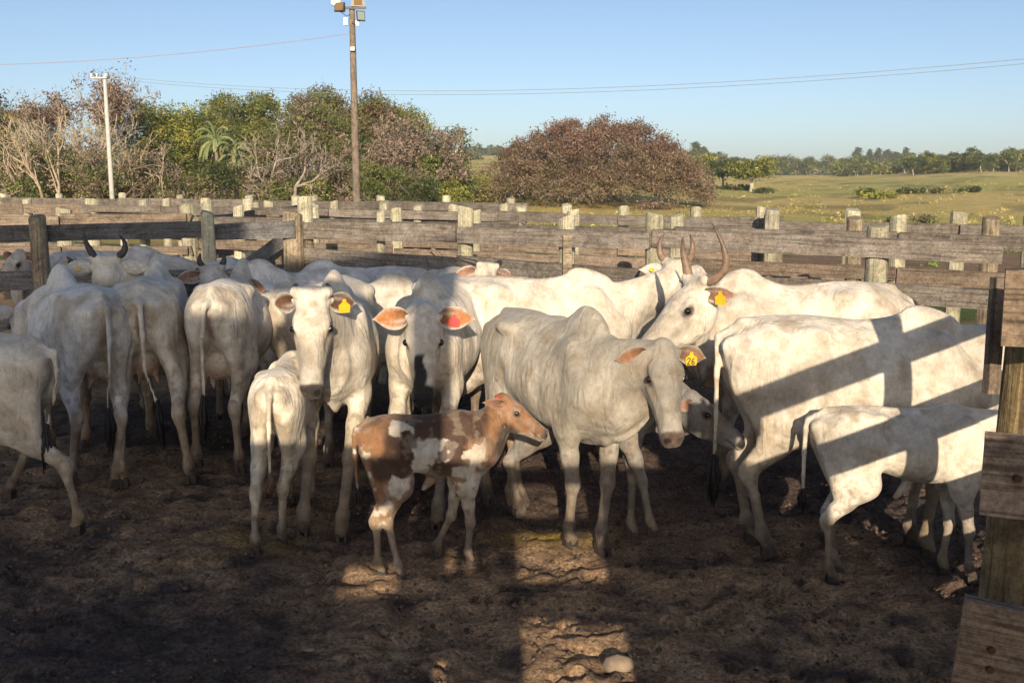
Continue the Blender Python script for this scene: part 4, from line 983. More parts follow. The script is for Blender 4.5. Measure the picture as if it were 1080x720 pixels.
# two cows facing the camera
cow('cow', 'white cow facing the camera, short horn buds and a yellow ear tag', 'cow', ADULT, (-1.22, 6.95), -84, s=1.07, hump=.9, col='white', seed=7, ribs=.003,
    feet=dict(fl=(361, 562), fr=(320, 556)), head=dict(px=(330, 313, 6.12), wyaw=-86, pitch=-66), horns=[(0, -.01, -.02), (-.01, .015, .025), (-.01, .01, .05)], tags=((1, 'ytag', .50, None),),
    ears=dict(L=.18, W=.082, out=(-.50, 1, -.20), face=(1, .55, -.1)), earc=(.17, .085, .05), dewlap=1.2, fine=.0115, res=.019)
cow('cow', 'white cow with orange ears and a black blaze on its muzzle, facing the camera', 'cow', ADULT, (-.55, 7.30), -97, s=1.06, wid=1.05, hump=.7, col='white', seed=8,
    head=dict(px=(447, 330, 6.45), wyaw=-88, pitch=-62), tags=((1, 'rtag', .40, None), 'blaze'), earc=(.52, .22, .085), muz=(.03, .028, .028),
    ears=dict(L=.235, W=.095, out=(-.12, 1, -.10), face=(1, .15, .0)), dewlap=1.2, fine=.0115, res=.019, feet=dict(fl=(462, 548), fr=(404, 545)))
# spotted calf
cow('calf', 'brown and white spotted calf with a pink ear tag in the middle foreground', 'calf', YOUNG, (-.455, 5.50), 14, s=.645, lx=.80, depth=.78, hump=.22, wid=.80, col='spotted', seed=9, udder=0, dewlap=.3, hs=.88,
    feet=dict(hl=(425, 606), hr=(403, 602), fl=(460, 582), fr=(494, 590)), head=dict(px=(531, 422, 5.66), wyaw=-12, pitch=-36), tags=((1, 'rtag', .5, None),), earc=(.22, .12, .08),
    ears=dict(L=.22, W=.07, out=(-.9, .55, .10), face=(.35, 1, .1), face_l=(.2, -1, .5)), muz=(.12, .07, .06), fine=.0115, res=.016, legr=.88, straight=1.0, sheath=1.2,
    tail=[(-.80, 0, 1.33), (-.865, 0, 1.25), (-.865, 0, 1.08), (-.835, 0, .90), (-.825, 0, .74)])
# white calf from behind
cow('calf', 'white calf seen from behind, left of the cow with horn buds', 'calf', YOUNG, (-1.45, 6.32), 93, s=.76, depth=.88, hump=.3, wid=.80, col='cream', seed=10, udder=0, dewlap=.3,
    feet=dict(hl=(270, 578), hr=(298, 567), fl=(.05, .0, 0), fr=(.0, .0, 0)), head=dict(rel=(.98, .1, 1.2), yaw=25, pitch=-50), fine=.014, res=.016,
    tail=[(-.80, 0, 1.33), (-.87, .0, 1.25), (-.885, .01, 1.05), (-.87, .02, .82), (-.86, .02, .62)])
# rear views at the left
cow('cow', 'white cow from behind with a sunlit top of the rump, next to the white calf', 'cow', ADULT, (-2.28, 8.15), 92, s=1.03, wid=.94, hump=.9, col='white', seed=11,
    feet=dict(hl=(209, 487), hr=(254, 493)), head=dict(rel=(1.0, .1, 1.2), yaw=10, pitch=-50), fine=.019, udder=1.15,
    tail=[(-.80, 0, 1.34), (-.87, .02, 1.26), (-.895, .04, 1.05), (-.88, .05, .80), (-.87, .05, .56)])
cow('cow', 'white horned cow from behind, head turned left with a yellow button tag', 'cow', ADULT, (-2.92, 8.05), 103, s=1.05, hump=.85, col='white', seed=12, wid=1.0,
    feet=dict(hl=(130, 507), hr=(201, 503)), head=dict(px=(112, 280, 8.15), wyaw=112, pitch=-20), horns={1: [(0, 0, 0), (.0, .03, .06), (.01, .06, .13), (.02, .07, .20)], -1: [(0, 0, 0), (.0, .06, .05), (.0, .07, .12), (.02, .03, .18)]},
    hornc=((.07, .055, .05), (.03, .025, .025)), tags=((1, 'ybutton', .45, 'back'),), ears=dict(L=.25, W=.085, out=(-.15, 1, -.10)), udder=.9, fine=.015,
    tail=[(-.80, 0, 1.34), (-.87, -.01, 1.26), (-.895, -.02, 1.05), (-.88, -.02, .80), (-.87, -.10, .52)])
cow('cow', 'broad pale cow seen from behind and the side, second from the left edge', 'cow', ADULT, (-3.42, 7.72), 128, s=1.03, wid=1.05, hump=.85, col='pale', seed=13,
    feet=dict(hl=(75, 505), hr=(122, 508)), head=dict(rel=(1.1, .1, 1.1), yaw=10, pitch=-60), udder=.8, res=.019, fine=.03,
    tail=[(-.80, 0, 1.34), (-.87, .0, 1.26), (-.895, .0, 1.05), (-.88, .02, .80), (-.87, .03, .52)])
cow('cow', 'young white cow cut off by the left edge, hind leg stretched back', 'cow', ADULT, (-3.60, 6.22), 172, s=.90, wid=1.0, hump=.8, col='white', seed=14,
    feet=dict(hl=(80, 556), hr=(8, 520)), head=dict(rel=(1.1, .1, 1.2), yaw=10, pitch=-50), udder=0, res=.018, fine=.03,
    tail=[(-.80, 0, 1.34), (-.86, .0, 1.30), (-.90, .02, 1.15), (-.86, .06, .95), (-.80, .10, .74)])
# cows deeper in the crowd
cow('cow', 'shaded bluish cow standing behind the two rear views, close to the corner post', 'cow', ADULT, (-1.92, 8.75), 222, s=1.02, hump=.95, col='dusk', seed=15, head=dict(px=(264, 296, 8.5), wyaw=215, pitch=-50), res=.03, fine=.022)
cow('cow', 'white cow side on behind the two cows that face the camera', 'cow', ADULT, (-1.35, 8.55), 8, s=.945, lx=1.08, hump=.9, col='white', seed=16, head=dict(rel=(1.15, -.1, 1.15), yaw=-5, pitch=-50), res=.032, fine=.03)
cow('cow', 'dark backed cow in shade below the corner post, behind the white side on cow', 'cow', ADULT, (-1.55, 9.75), 178, s=.985, hump=.6, col='dusk', seed=17, head=dict(rel=(1.15, 0, 1.2), yaw=0, pitch=-50), res=.034, fine=.03)
cow('cow', 'cow with dark swept horns lying flat to the left, by the second rail', 'cow', ADULT, (-.25, 9.35), 160, s=.94, hump=.6, col='white', seed=18, head=dict(px=(512, 284, 8.45), wyaw=-78, pitch=-58, roll=-12),
    horns={1: [(0, 0, 0), (-.05, .05, .03), (-.10, .06, .04), (-.15, .05, .04)], -1: [(0, 0, 0), (-.02, .07, .02), (-.04, .14, .03), (-.06, .21, .06)]}, hornc=((.07, .055, .05), (.03, .03, .03)), ears=dict(L=.22, W=.09, out=(-.2, 1, -.35)), res=.03, fine=.022)
cow('cow', 'grey horned cow by the greenish post, looking over the rumps', 'cow', ADULT, (-2.75, 9.65), -75, s=1.03, hump=.5, col='dusk', seed=19, head=dict(px=(223, 287, 8.95), wyaw=-60, pitch=-50),
    horns=[(0, 0, 0), (-.0, .03, .06), (.0, .02, .13)], hornc=((.07, .055, .05), (.03, .025, .025)), res=.036, fine=.024)
cow('calf', 'black faced calf tucked between two rumps under the greenish post', 'calf', YOUNG, (-3.05, 9.55), 10, s=.84, hump=.3, col='dark', seed=20, udder=0, head=dict(px=(206, 291, 9.1), wyaw=-35, pitch=-45), res=.036, fine=.024)
# in the next pen, beyond the left fence
cow('cow', 'white cow with reddish inner ear beyond the left fence, at the left edge', 'cow', ADULT, (-5.35, 11.9), 180, s=.92, hump=.6, col='white', seed=21, head=dict(px=(22, 268, 11.2), wyaw=250, pitch=-40), ears=dict(L=.25, W=.09), res=.036, fine=.024)
cow('cow', 'pale cow beyond the left fence, its back just under the top rail', 'cow', ADULT, (-4.9, 12.3), 20, s=.98, hump=.4, col='dusk', seed=22, head=dict(rel=(1.05, -.1, 1.15), yaw=-30, pitch=-50), res=.03, fine=.022)
cow('cow', 'dark eared cow right of the shaded round post beyond the left fence', 'cow', ADULT, (-4.55, 11.6), 175, s=.90, hump=.3, col='dusk', seed=23, head=dict(px=(72, 272, 11.2), wyaw=215, pitch=-45), earc=(.06, .04, .035), ears=dict(L=.26, W=.09), res=.036, fine=.024)
# ================================================================== trees and shrubs
M_BARK = attr_mat('bark', .9, .35, 6, .5, .03)
M_LEAF = attr_mat('leaves', .6, .3, 3, 0, spec=.25, trans=.35)
M_TWIG = attr_mat('twigs', .85, .3, 8, 0)
def segs_mesh(S, n=4, cvar=None):
    """S: array (m, 11): p0(3) p1(3) r0 r1 colour(3)"""
    S = np.array(S, dtype=np.float64); d = S[:, 3:6] - S[:, :3]; d /= np.maximum(np.linalg.norm(d, axis=1, keepdims=True), 1e-9)
    up = np.where(np.abs(d[:, 2:3]) > .9, [[1.0, 0, 0]], [[0, 0, 1.0]]); a = np.cross(d, up); a /= np.linalg.norm(a, axis=1, keepdims=True); b = np.cross(a, d)
    V = []
    for e, (P, r) in enumerate(((S[:, :3], S[:, 6]), (S[:, 3:6], S[:, 7]))):
        for k in range(n):
            t = 2 * math.pi * k / n; V.append(P + a * (math.cos(t) * r)[:, None] + b * (math.sin(t) * r)[:, None])
    V = np.stack(V, 1); m = len(S); base = (np.arange(m) * 2 * n)[:, None]
    F = np.concatenate([base + np.array([[k, (k + 1) % n, n + (k + 1) % n, n + k]]) for k in range(n)])
    C = np.repeat(S[:, 8:11], 2 * n, 0); return V.reshape(-1, 3), F, C
def grow(rs, p, d, ln, r, lvl, out, tips, par):
    """recursive branching; par: dict(n, ang, fall, up, wig, minr, col)"""
    k = 3; q = np.array(p, dtype=float); dd = np.array(d, dtype=float)
    for i in range(k):
        dd = dd + rs.normal(0, par['wig'], 3) + np.array([0, 0, par['up']]) * (.3 if lvl > par['lv'] - 2 else 1); dd /= np.linalg.norm(dd)
        q2 = q + dd * ln / k; ra = r * (1 - .35 * i / k); rb = r * (1 - .35 * (i + 1) / k)
        out.append([*q, *q2, max(ra, par['minr']), max(rb, par['minr']), *(np.array(par['col'](lvl)) * rs.uniform(.8, 1.2))])
        q = q2
        if lvl > 0 and i < k - 1 and rs.rand() < par.get('side', .5):
            e = dd + rs.normal(0, par['ang'], 3); e /= np.linalg.norm(e); grow(rs, q, e, ln * par['fall'] * rs.uniform(.6, .95), rb * .6, lvl - 1, out, tips, par)
    if lvl <= 0: tips.append(q); return
    for _ in range(par['n']):
        e = dd + rs.normal(0, par['ang'], 3); e[2] += par.get('flat', 0); e /= np.linalg.norm(e)
        grow(rs, q, e, ln * par['fall'] * rs.uniform(.8, 1.15), r * .62, lvl - 1, out, tips, par)
def leaves(rs, P, n, spread, size, cols, flat=.6, asp=.5):
    """n leaf quads around each centre; cols: list of colours chosen per clump"""
    P = np.array(P); m = len(P); ci = rs.randint(0, len(cols), m); lum = rs.uniform(.6, 1.32, m)
    c = np.repeat(P, n, 0) + rs.normal(0, 1, (m * n, 3)) * spread * np.array([1, 1, flat])
    a = rs.normal(0, 1, (m * n, 3)); a /= np.linalg.norm(a, axis=1, keepdims=True); b = np.cross(a, rs.normal(0, 1, (m * n, 3))); b /= np.linalg.norm(b, axis=1, keepdims=True)
    s = size * rs.uniform(.55, 1.35, (m * n, 1)); V = np.stack([c - a * s, c + b * s * asp * 1.5, c + a * s], 1).reshape(-1, 3)
    F = np.arange(m * n * 3).reshape(-1, 3); C = (np.array(cols)[ci] * lum[:, None]); C = np.repeat(C, n, 0) * rs.uniform(.75, 1.25, (m * n, 1)); return V, F, np.repeat(C, 3, 0)
GREEN = [(.17, .20, .06), (.21, .24, .07), (.13, .17, .05), (.25, .25, .08)]
DGREEN = [(.10, .13, .045), (.13, .155, .055), (.08, .11, .04)]
YGREEN = [(.42, .40, .09), (.36, .36, .085), (.26, .29, .07)]
RUST = [(.31, .19, .13), (.25, .155, .11), (.35, .22, .15), (.24, .17, .11), (.30, .23, .14)]
MAUVE = [(.36, .27, .20), (.30, .23, .165), (.40, .31, .22)]
TANC = lambda l: (.48, .39, .28) if l < 3 else (.42, .34, .25)
GREYC = lambda l: (.42, .37, .31) if l < 3 else (.38, .33, .27)
DARKC = lambda l: (.13, .10, .075)
def mk_tree(name, label, cat, loc, segs, tips_leaves, group=None, scale=1.0):
    root = empty(name, loc); tag(root, label, cat, group); root.scale = (scale,) * 3
    if segs and isinstance(segs[0][0], list):
        for st in segs:
            big = [s for s in st if s[6] > .035]; small = [s for s in st if s[6] <= .035]
            if big: v, f, c = segs_mesh(big, 6); link('stem', npmesh('stem', v, f, M_BARK, True, c), root)
            if small: v, f, c = segs_mesh(small, 3); link('branches', npmesh('branches', v, f, M_TWIG, False, c), root)
    elif segs:
        big = [s for s in segs if s[6] > .035]; small = [s for s in segs if s[6] <= .035]
        if big: link('trunk', npmesh('trunk', *segs_mesh(big, 6)[:2], M_BARK, True, segs_mesh(big, 6)[2]), root)
        if small: v, f, c = segs_mesh(small, 3); link('branches', npmesh('branches', v, f, M_TWIG, False, c), root)
    if tips_leaves is not None: v, f, c = tips_leaves; link('crown', npmesh('crown', v, f, M_LEAF, False, c), root)
    return root
def copy_thing(o, loc, rz=0, sc=None, label=None):
    c = o.copy(); COL.objects.link(c); c.location = loc; c.rotation_euler = (0, 0, rz)
    if sc: c.scale = sc if hasattr(sc, '__len__') else (sc,) * 3
    if label: c['label'] = label
    for ch_ in list(o.children):
        d = ch_.copy(); COL.objects.link(d); d.parent = c
    return c
def GP(u, Y):                                   # ground point in pixel column u at depth Y
    x = (u - 540) / FPX * (Y * _cp + 2.2 * _sp); return (x, Y, float(terr(x, Y)) - .05)
def ZT(v, Y): return float(AY(540, v, Y)[2])     # height seen at row v at depth Y
def crown_pts(rs, n, rx, ry, rz_, zc, lumps=9, hollow=.55):
    """points through the outer half of a lumpy crown"""
    L_ = [(0, 0, zc, 1.0)] + [(*(rs.normal(0, .42, 2) * np.array([rx, ry])), zc + rs.normal(.1, .35) * rz_, rs.uniform(.35, .6)) for _ in range(lumps)]
    P = []
    for _ in range(n):
        c = L_[rs.randint(len(L_))]; d = rs.normal(0, 1, 3); d /= np.linalg.norm(d); r = rs.uniform(hollow, 1.0) ** .7
        p = np.array([c[0] + d[0] * rx * c[3] * r, c[1] + d[1] * ry * c[3] * r, c[2] + d[2] * rz_ * c[3] * r])
        if p[2] > .3: P.append(p)
    return np.array(P)
def bushy(seed, name, label, loc, w, h, cols, n=440, nl=64, size=.105, trunk_h=.35, spread=.33, base=None, col=DARKC, group=None, cat='tree', hollow=.5, asp=.5, zlow=.12, lumps=9):
    rs = np.random.RandomState(seed); segs = []; tips = []
    for k in range(3):
        grow(rs, (rs.normal(0, .15), rs.normal(0, .15), 0), (rs.normal(0, .25), rs.normal(0, .25), 1), h * .36, w * .022 + .03, 3, segs, tips, dict(n=2, ang=.5, fall=.72, up=.08, wig=.12, minr=.012, lv=4, col=col))
    P = crown_pts(rs, n, w / 2 * .82, w / 2 * .8, h * (1 - zlow) / 2 * .86, h * (1 + zlow) / 2, lumps, hollow)
    sc_ = h / (P[:, 2].max() + spread * .6); P[:, 2] *= sc_
    return mk_tree(name, label, cat, loc, segs, leaves(rs, P, nl, spread, size, cols, asp=asp), group)
def bare(seed, name, label, loc, h, stems, spread, lv=5, col=TANC, r=.16, ang=.42, tipleaf=None, nst=2, group=None, lean=(0, 0), wig=.10, up=.04, fall=.74, minr=.013, l0=.30, side=.6):
    rs = np.random.RandomState(seed); segs = []; tips = []; cut = []
    for k in range(stems):
        cut.append(len(segs))
        a = 2 * math.pi * k / stems + rs.uniform(-.4, .4)
        grow(rs, (math.cos(a) * .15 * stems, math.sin(a) * .15 * stems, 0), (math.cos(a) * spread + lean[0], math.sin(a) * spread + lean[1], 1), h * l0, r * rs.uniform(.7, 1), lv, segs, tips,
             dict(n=nst, ang=ang, fall=fall, up=up, wig=wig, minr=minr, lv=lv, col=col, side=side))
    zm = max(s[5] for s in segs); k = h / zm
    S = np.array(segs); S[:, [2, 5]] *= k
    lf = None
    if tipleaf:
        T_ = np.array(tips); T_[:, 2] *= k; T_ = T_[rs.rand(len(T_)) < tipleaf[0]]
        if tipleaf[4:] and tipleaf[4]: T_ = T_[T_[:, 2] > h * tipleaf[4]]
        lf = leaves(rs, T_, tipleaf[1], tipleaf[2], .11, tipleaf[3])
    cut.append(len(segs)); S = S.tolist()
    return mk_tree(name, label, 'tree', loc, [S[a:b] for a, b in zip(cut[:-1], cut[1:])], lf, group)

Yt = 60
bare(1, 'bare_tree', 'tall half bare tree at the far left with rusty leaves on top', GP(92, 63), ZT(70, 63), 2, .35, lv=6, col=GREYC, r=.22, tipleaf=(.45, 9, .25, RUST, .62), ang=.46, minr=.013, nst=2, side=.8, l0=.26)
bare(2, 'bare_tree', 'tangled tan bare tree with many stems left of the concrete pole', GP(60, 57), ZT(106, 57), 7, .55, lv=4, r=.13, ang=.40, tipleaf=(.25, 6, .3, YGREEN + MAUVE), minr=.018)
bare(3, 'bare_tree', 'tangled tan bare thicket at the very left edge', GP(8, 58), ZT(122, 58), 6, .6, lv=4, r=.12, ang=.42, tipleaf=(.3, 7, .3, MAUVE + GREEN), minr=.018)
bare(15, 'bare_tree', 'wide airy grey twigged tree crown behind the concrete pole', GP(108, 66), ZT(76, 66), 2, .45, lv=6, col=GREYC, r=.16, ang=.52, minr=.012, side=.85, l0=.27, tipleaf=(.25, 5, .18, MAUVE))
bushy(4, 'leafy_tree', 'dark leafy tree cut off by the left edge of the picture', GP(-12, 66), 6, ZT(92, 66), DGREEN + RUST[:2], n=260)
bare(5, 'bare_tree', 'low bare tree just right of the concrete pole', GP(140, 58), ZT(140, 58), 5, .7, lv=4, r=.10, ang=.5, tipleaf=(.35, 8, .3, GREEN + MAUVE), minr=.016)
bushy(6, 'leafy_tree', 'rounded yellow green tree left of the palms', GP(190, 66), 6.2, ZT(111, 66), YGREEN + GREEN[:2], n=420, size=.115)
bushy(7, 'leafy_tree', 'tall green tree behind the palms', GP(272, 70), 7.5, ZT(101, 70), YGREEN[1:] + GREEN, n=480, size=.115)
bare(8, 'bare_tree', 'pale crooked bare tree between the palms and the light pole', GP(306, 57), ZT(128, 57), 2, .35, lv=5, col=lambda l: (.34, .29, .235), r=.15, ang=.5, lean=(-.35, 0), minr=.018, tipleaf=(.2, 6, .3, MAUVE))
bushy(9, 'leafy_tree', 'brownish tree crown left of the light pole', GP(330, 68), 7.5, ZT(108, 68), MAUVE + GREEN, n=420, nl=52, size=.105)
bushy(10, 'leafy_tree', 'high rusty green tree crown behind the light pole', GP(392, 69), 6.8, ZT(103, 69), RUST[1:] + GREEN + GREEN, n=420, size=.11)
bare(11, 'bare_tree', 'mauve grey bare tree right of the light pole', GP(424, 60), ZT(116, 60), 3, .45, lv=6, col=lambda l: (.30, .235, .19), r=.14, ang=.45, tipleaf=(.5, 6, .25, MAUVE), minr=.015)
bushy(12, 'leafy_tree', 'deep green tree at the right end of the near tree row', GP(447, 64), 5.0, ZT(138, 64), DGREEN + GREEN, n=430, size=.115)
bushy(13, 'leafy_tree', 'lower bright green tree ending the near row before the hillside', GP(474, 61), 2.9, ZT(168, 61), GREEN, n=260, size=.13)
bare(14, 'bare_tree', 'small thin crowned tree rising over the right shoulder of the near row', GP(437, 68), ZT(128, 68), 2, .3, lv=5, col=GREYC, r=.10, tipleaf=(.7, 8, .25, DGREEN), minr=.014)
# undergrowth along the foot of the row
k = 0
for u, v, w, cl in [(22, 183, 3.2, GREEN + [(.30, .30, .17)]), (78, 192, 2.2, YGREEN), (150, 190, 3.2, GREEN), (196, 178, 4, MAUVE + GREEN), (165, 160, 4.2, MAUVE + DGREEN), (120, 150, 4.5, MAUVE + GREEN), (288, 186, 3.0, GREEN), (350, 178, 3.6, YGREEN + GREEN),
                    (402, 170, 4.2, GREEN), (372, 160, 4, MAUVE + DGREEN), (440, 180, 3.2, DGREEN), (222, 170, 3.5, DGREEN), (300, 165, 4.2, MAUVE + DGREEN), (40, 150, 5, MAUVE + GREEN), (474, 186, 2.6, YGREEN)]:
    Y = 56 + (k * 37 % 5); nm = ['pale blotched', 'bright', 'low green', 'dusty', 'brownish', 'grey green', 'dark'][k % 7]
    near = ['at the far left edge', 'left of the concrete pole', 'right of the concrete pole', 'left of the palms', 'below the yellow green tree', 'behind the concrete pole', 'right of the palms', 'left of the light pole',
            'right of the light pole', 'behind the light pole', 'below the deep green tree', 'behind the palm trunks', 'below the pale crooked tree', 'under the tangled tan tree', 'at the right end of the near row'][k]
    bushy(40 + k, 'bush', f'{nm} bush {near}', GP(u, Y), w, ZT(v, Y), cl, n=110, nl=44, size=.10, spread=.28, cat='bush', group='bushes below the tree row', zlow=0, lumps=5); k += 1
# palms
def palm(seed, label, loc, h, R_):
    rs = np.random.RandomState(seed); segs = []
    for i in range(8): segs.append([math.sin(i * .3) * .05, 0, h * i / 8, math.sin((i + 1) * .3) * .05, 0, h * (i + 1) / 8, .15 - .004 * i, .15 - .004 * (i + 1), .26, .22, .17])
    V = []; F = []; C = []
    for k in range(26):
        a = 2 * math.pi * k / 26 * 5 + rs.uniform(-.15, .15); el = rs.uniform(-.5, 1.5); d = np.array([math.cos(a), math.sin(a)]); ln = R_ * rs.uniform(.85, 1.15); p = np.array([0, 0, h]); v = np.array([*(d * math.cos(el)), math.sin(el)]); pts = [p]
        for j in range(10):
            v = v + np.array([0, 0, -.15 - .035 * j]); v /= np.linalg.norm(v); p = p + v * ln / 10; pts.append(p)
            segs.append([*pts[-2], *pts[-1], .025, .02, .17, .20, .07])
        col = np.array([(.34, .40, .18), (.42, .45, .22), (.26, .33, .14)][k % 3]) * rs.uniform(.8, 1.2)
        if el < -.05: col = np.array((.30, .24, .10))
        for j in range(1, 44):
            t = j / 4.4; i = min(int(t), 9); q = pts[i] + (pts[i + 1] - pts[i]) * (t - i); ax = pts[min(i + 1, 10)] - pts[i]; ax /= np.linalg.norm(ax); sd = np.cross(ax, [0, 0, 1]); sd /= max(np.linalg.norm(sd), 1e-6)
            for s_ in (-1, 1):
                L2 = R_ * .20 * (1 - abs(t / 10 - .45)) * rs.uniform(.8, 1.1); m = q + (sd * s_ * .6 + ax * .35 + np.array([0, 0, -.1])) * L2 * .5; e = m + (sd * s_ * .25 + ax * .25 + np.array([0, 0, -.8])) * L2 * .6
                w = ax * .022; n0 = len(V); V += [q - w, q + w, m + w, m - w, e]; F += [(n0, n0 + 1, n0 + 2, n0 + 3), (n0 + 3, n0 + 2, n0 + 4, n0 + 4)]; C += [col] * 5
    F4 = [f for f in F if len(set(f)) == 4] + [(f[0], f[1], f[2]) for f in F if len(set(f)) == 3]
    root = empty('palm_tree', loc); tag(root, label, 'palm')
    v, f, c = segs_mesh([s for s in segs if s[6] > .1], 8); link('trunk', npmesh('trunk', v, f, M_BARK, True, c), root)
    v, f, c = segs_mesh([s for s in segs if s[6] <= .1], 3); link('frond_ribs', npmesh('frond_ribs', v, f, M_TWIG, False, c), root)
    link('fronds', npmesh('fronds', V, F4, M_LEAF, False, np.array(C)), root)
palm(3, 'taller palm with hanging fronds in front of the green trees', GP(231, 60), ZT(150, 60), 1.75)
palm(5, 'shorter palm leaning beside the taller one, to its right', GP(250, 59.5), ZT(164, 59.5), 1.6)
# the broad brown umbrella tree
def umbrella():
    rs = np.random.RandomState(21); segs = []; tips = []; Y = 74; H_ = ZT(132, Y); Wd = 240 / FPX * Y
    for k in range(5):
        a = 2 * math.pi * k / 5; grow(rs, (math.cos(a) * .3, math.sin(a) * .3, 0), (math.cos(a) * 1.0, math.sin(a) * .9, .8), H_ * .33, .24, 5, segs, tips, dict(n=2, ang=.42, fall=.74, up=-.01, wig=.10, minr=.016, lv=5, col=lambda l: (.27, .23, .18), side=.6))
    P = []
    for _ in range(2200):                       # dome shell, open gaps, lower skirt
        a = rs.uniform(0, 6.283); r = rs.rand() ** .5; x = math.cos(a) * r; y = math.sin(a) * r
        top = (1 - r ** 2.2) ** .62 * (1 + .07 * math.sin(a * 5 + r * 7) + .05 * math.sin(a * 11 + r * 5))
        z = H_ * (.06 + .88 * top * (1 - rs.rand() ** 1.6 * .75))
        if math.sin(x * 7 + 1) * math.sin(z * 1.9 + x * 3) > .86 and rs.rand() < .7: continue
        P.append((x * Wd / 2 * (1 + .07 * math.sin(a * 7) + .04 * math.sin(a * 17)), y * Wd / 2.4, z))
    P = np.array(P); hi = P[:, 2] > H_ * (.60 + .30 * (rs.rand(len(P)) - .5) + .12 * np.sin(P[:, 0] * 1.1))
    a1 = leaves(rs, P[hi], 44, .30, .10, RUST[:3] + [(.15, .10, .06)]); a2 = leaves(rs, P[~hi], 40, .32, .10, [(.30, .225, .145), (.26, .195, .125), (.27, .175, .12), (.22, .18, .10), (.32, .24, .15)])
    n1 = len(a1[0]); V = np.vstack([a1[0], a2[0]]); F = np.vstack([a1[1], a2[1] + n1]); C = np.vstack([a1[2], a2[2]])
    mk_tree('broad_tree', 'very broad low rust brown dome shaped tree in the centre background', 'tree', GP(628, Y), segs, (V, F, C))
umbrella()
bushy(60, 'bush', 'pale olive bush at the left skirt of the dome shaped tree', GP(512, 72), 4.5, ZT(196, 72), YGREEN + MAUVE, n=120, size=.12, cat='bush', zlow=0)
# trees of the pasture at the right
def flat_tree(seed, label, u, Y, vtop, wpx, cols, colr=GREYC, n=120, nl=24, name='pasture_tree', trunk=.16, group=None):
    w = wpx / FPX * Y; rs = np.random.RandomState(seed); loc = GP(u, Y); h = ZT(vtop, Y) - loc[2]; segs = []; tips = []
    grow(rs, (0, 0, 0), (.08, 0, 1), h * .34, trunk, 4, segs, tips, dict(n=3, ang=.55, fall=.66, up=.05, wig=.10, minr=.03, lv=4, col=colr, side=.3))
    P = crown_pts(rs, n, w / 2 * .85, w / 2 * .85, h * .26, h * .70, 6, .4)
    return mk_tree(name, label, 'tree', loc, segs, leaves(rs, P, nl, w * .05 + .1, .0017 * Y + .03, cols), group)
flat_tree(31, 'pasture tree with a forked white trunk and flat olive crown', 792, 118, 170, 66, YGREEN + GREEN, colr=lambda l: (.55, .50, .42), n=150, trunk=.30)
flat_tree(32, 'dark small tree left of the white trunked pasture tree', 762, 124, 168, 46, DGREEN, n=130)
flat_tree(33, 'lighter olive tree touching the dome shaped tree on its right', 738, 135, 166, 44, GREEN + YGREEN, n=130)
flat_tree(34, 'lone round dark green tree out in the pasture with a thin pale trunk', 914, 92, 201, 24, DGREEN + GREEN, n=90, colr=lambda l: (.5, .46, .4), trunk=.10)
flat_tree(35, 'thin yellowish tree just right of the lone round tree', 928, 88, 204, 26, YGREEN, n=60, nl=14, colr=lambda l: (.5, .46, .38), trunk=.09)
flat_tree(36, 'spreading tree with a pale fork in the distant tree line', 895, 300, 174, 42, GREEN, n=120, colr=lambda l: (.5, .46, .4), trunk=.4)
flat_tree(37, 'lone dark tree on the skyline ridge at the right', 1021, 540, 171, 11, DGREEN, n=40, trunk=.5)
flat_tree(38, 'yellow green tree in front of the distant eucalyptus stand', 935, 280, 178, 30, YGREEN, n=100, trunk=.35)
k = 0
for u, v, Y, w, cl, lab in [(955, 208, 98, 2.6, DGREEN, 'dark low bush right of the lone round pasture tree'), (970, 211, 97, 2.2, GREEN, 'green round bush next to the dark low bush in the pasture'), (983, 214, 96, 1.8, MAUVE + GREEN, 'brown dry bush at the end of the pasture bush row'),
                        (1012, 213, 95, 3.0, MAUVE + GREEN, 'brownish thin bush in the right half of the pasture'), (1028, 215, 94, 1.4, DGREEN, 'tiny dark bush in the right part of the pasture'), (975, 231, 52, 2.0, GREEN + MAUVE, 'low scrub just behind the back fence at the right'),
                        (945, 234, 50, 1.2, GREEN, 'small tuft of scrub behind the back fence'), (490, 166, 330, 12, DGREEN, 'dark bush on the golden hillside left of the dome shaped tree'), (805, 206, 112, 2.6, DGREEN, 'dark shrub at the foot of the white trunked tree'), (775, 200, 120, 3.4, DGREEN, 'shrub below the dark small pasture tree'),
                        (700, 214, 68, 3.0, MAUVE + RUST, 'rusty bush at the right skirt of the dome shaped tree'), (556, 212, 69, 3.5, GREEN + MAUVE, 'olive shrub under the dome shaped tree')]:
    g_ = GP(u, Y); bushy(80 + k, 'bush', lab, g_, w, max(ZT(v, Y) - g_[2], .5), cl, n=60, nl=26, size=.0013 * Y + .03, spread=w * .09, cat='bush', zlow=0, lumps=4); k += 1
# distant trees: a few shapes, many individuals
rsd = np.random.RandomState(8); protos = []
for i, cl in enumerate([DGREEN, GREEN, DGREEN + GREEN, YGREEN + DGREEN]):
    segs = []; tips = []; rs = np.random.RandomState(300 + i); grow(rs, (0, 0, 0), (.05, 0, 1), 2.6, .22, 2, segs, tips, dict(n=3, ang=.5, fall=.6, up=.05, wig=.1, minr=.05, lv=2, col=GREYC, side=.3))
    P = crown_pts(rs, 80, 3.2, 3.2, 2.3 + i * .35, 4.6, 5, .3); protos.append(mk_tree('distant_tree', 'x', 'tree', (0, -900, 0), segs, leaves(rs, P, 16, .55, .42, [tuple(np.array(c) * 1.0) for c in cl])))
e_s = []; e_t = []; rs = np.random.RandomState(333); grow(rs, (0, 0, 0), (0, 0, 1), 6, .2, 1, e_s, e_t, dict(n=2, ang=.2, fall=.5, up=.2, wig=.05, minr=.08, lv=1, col=GREYC, side=.3))
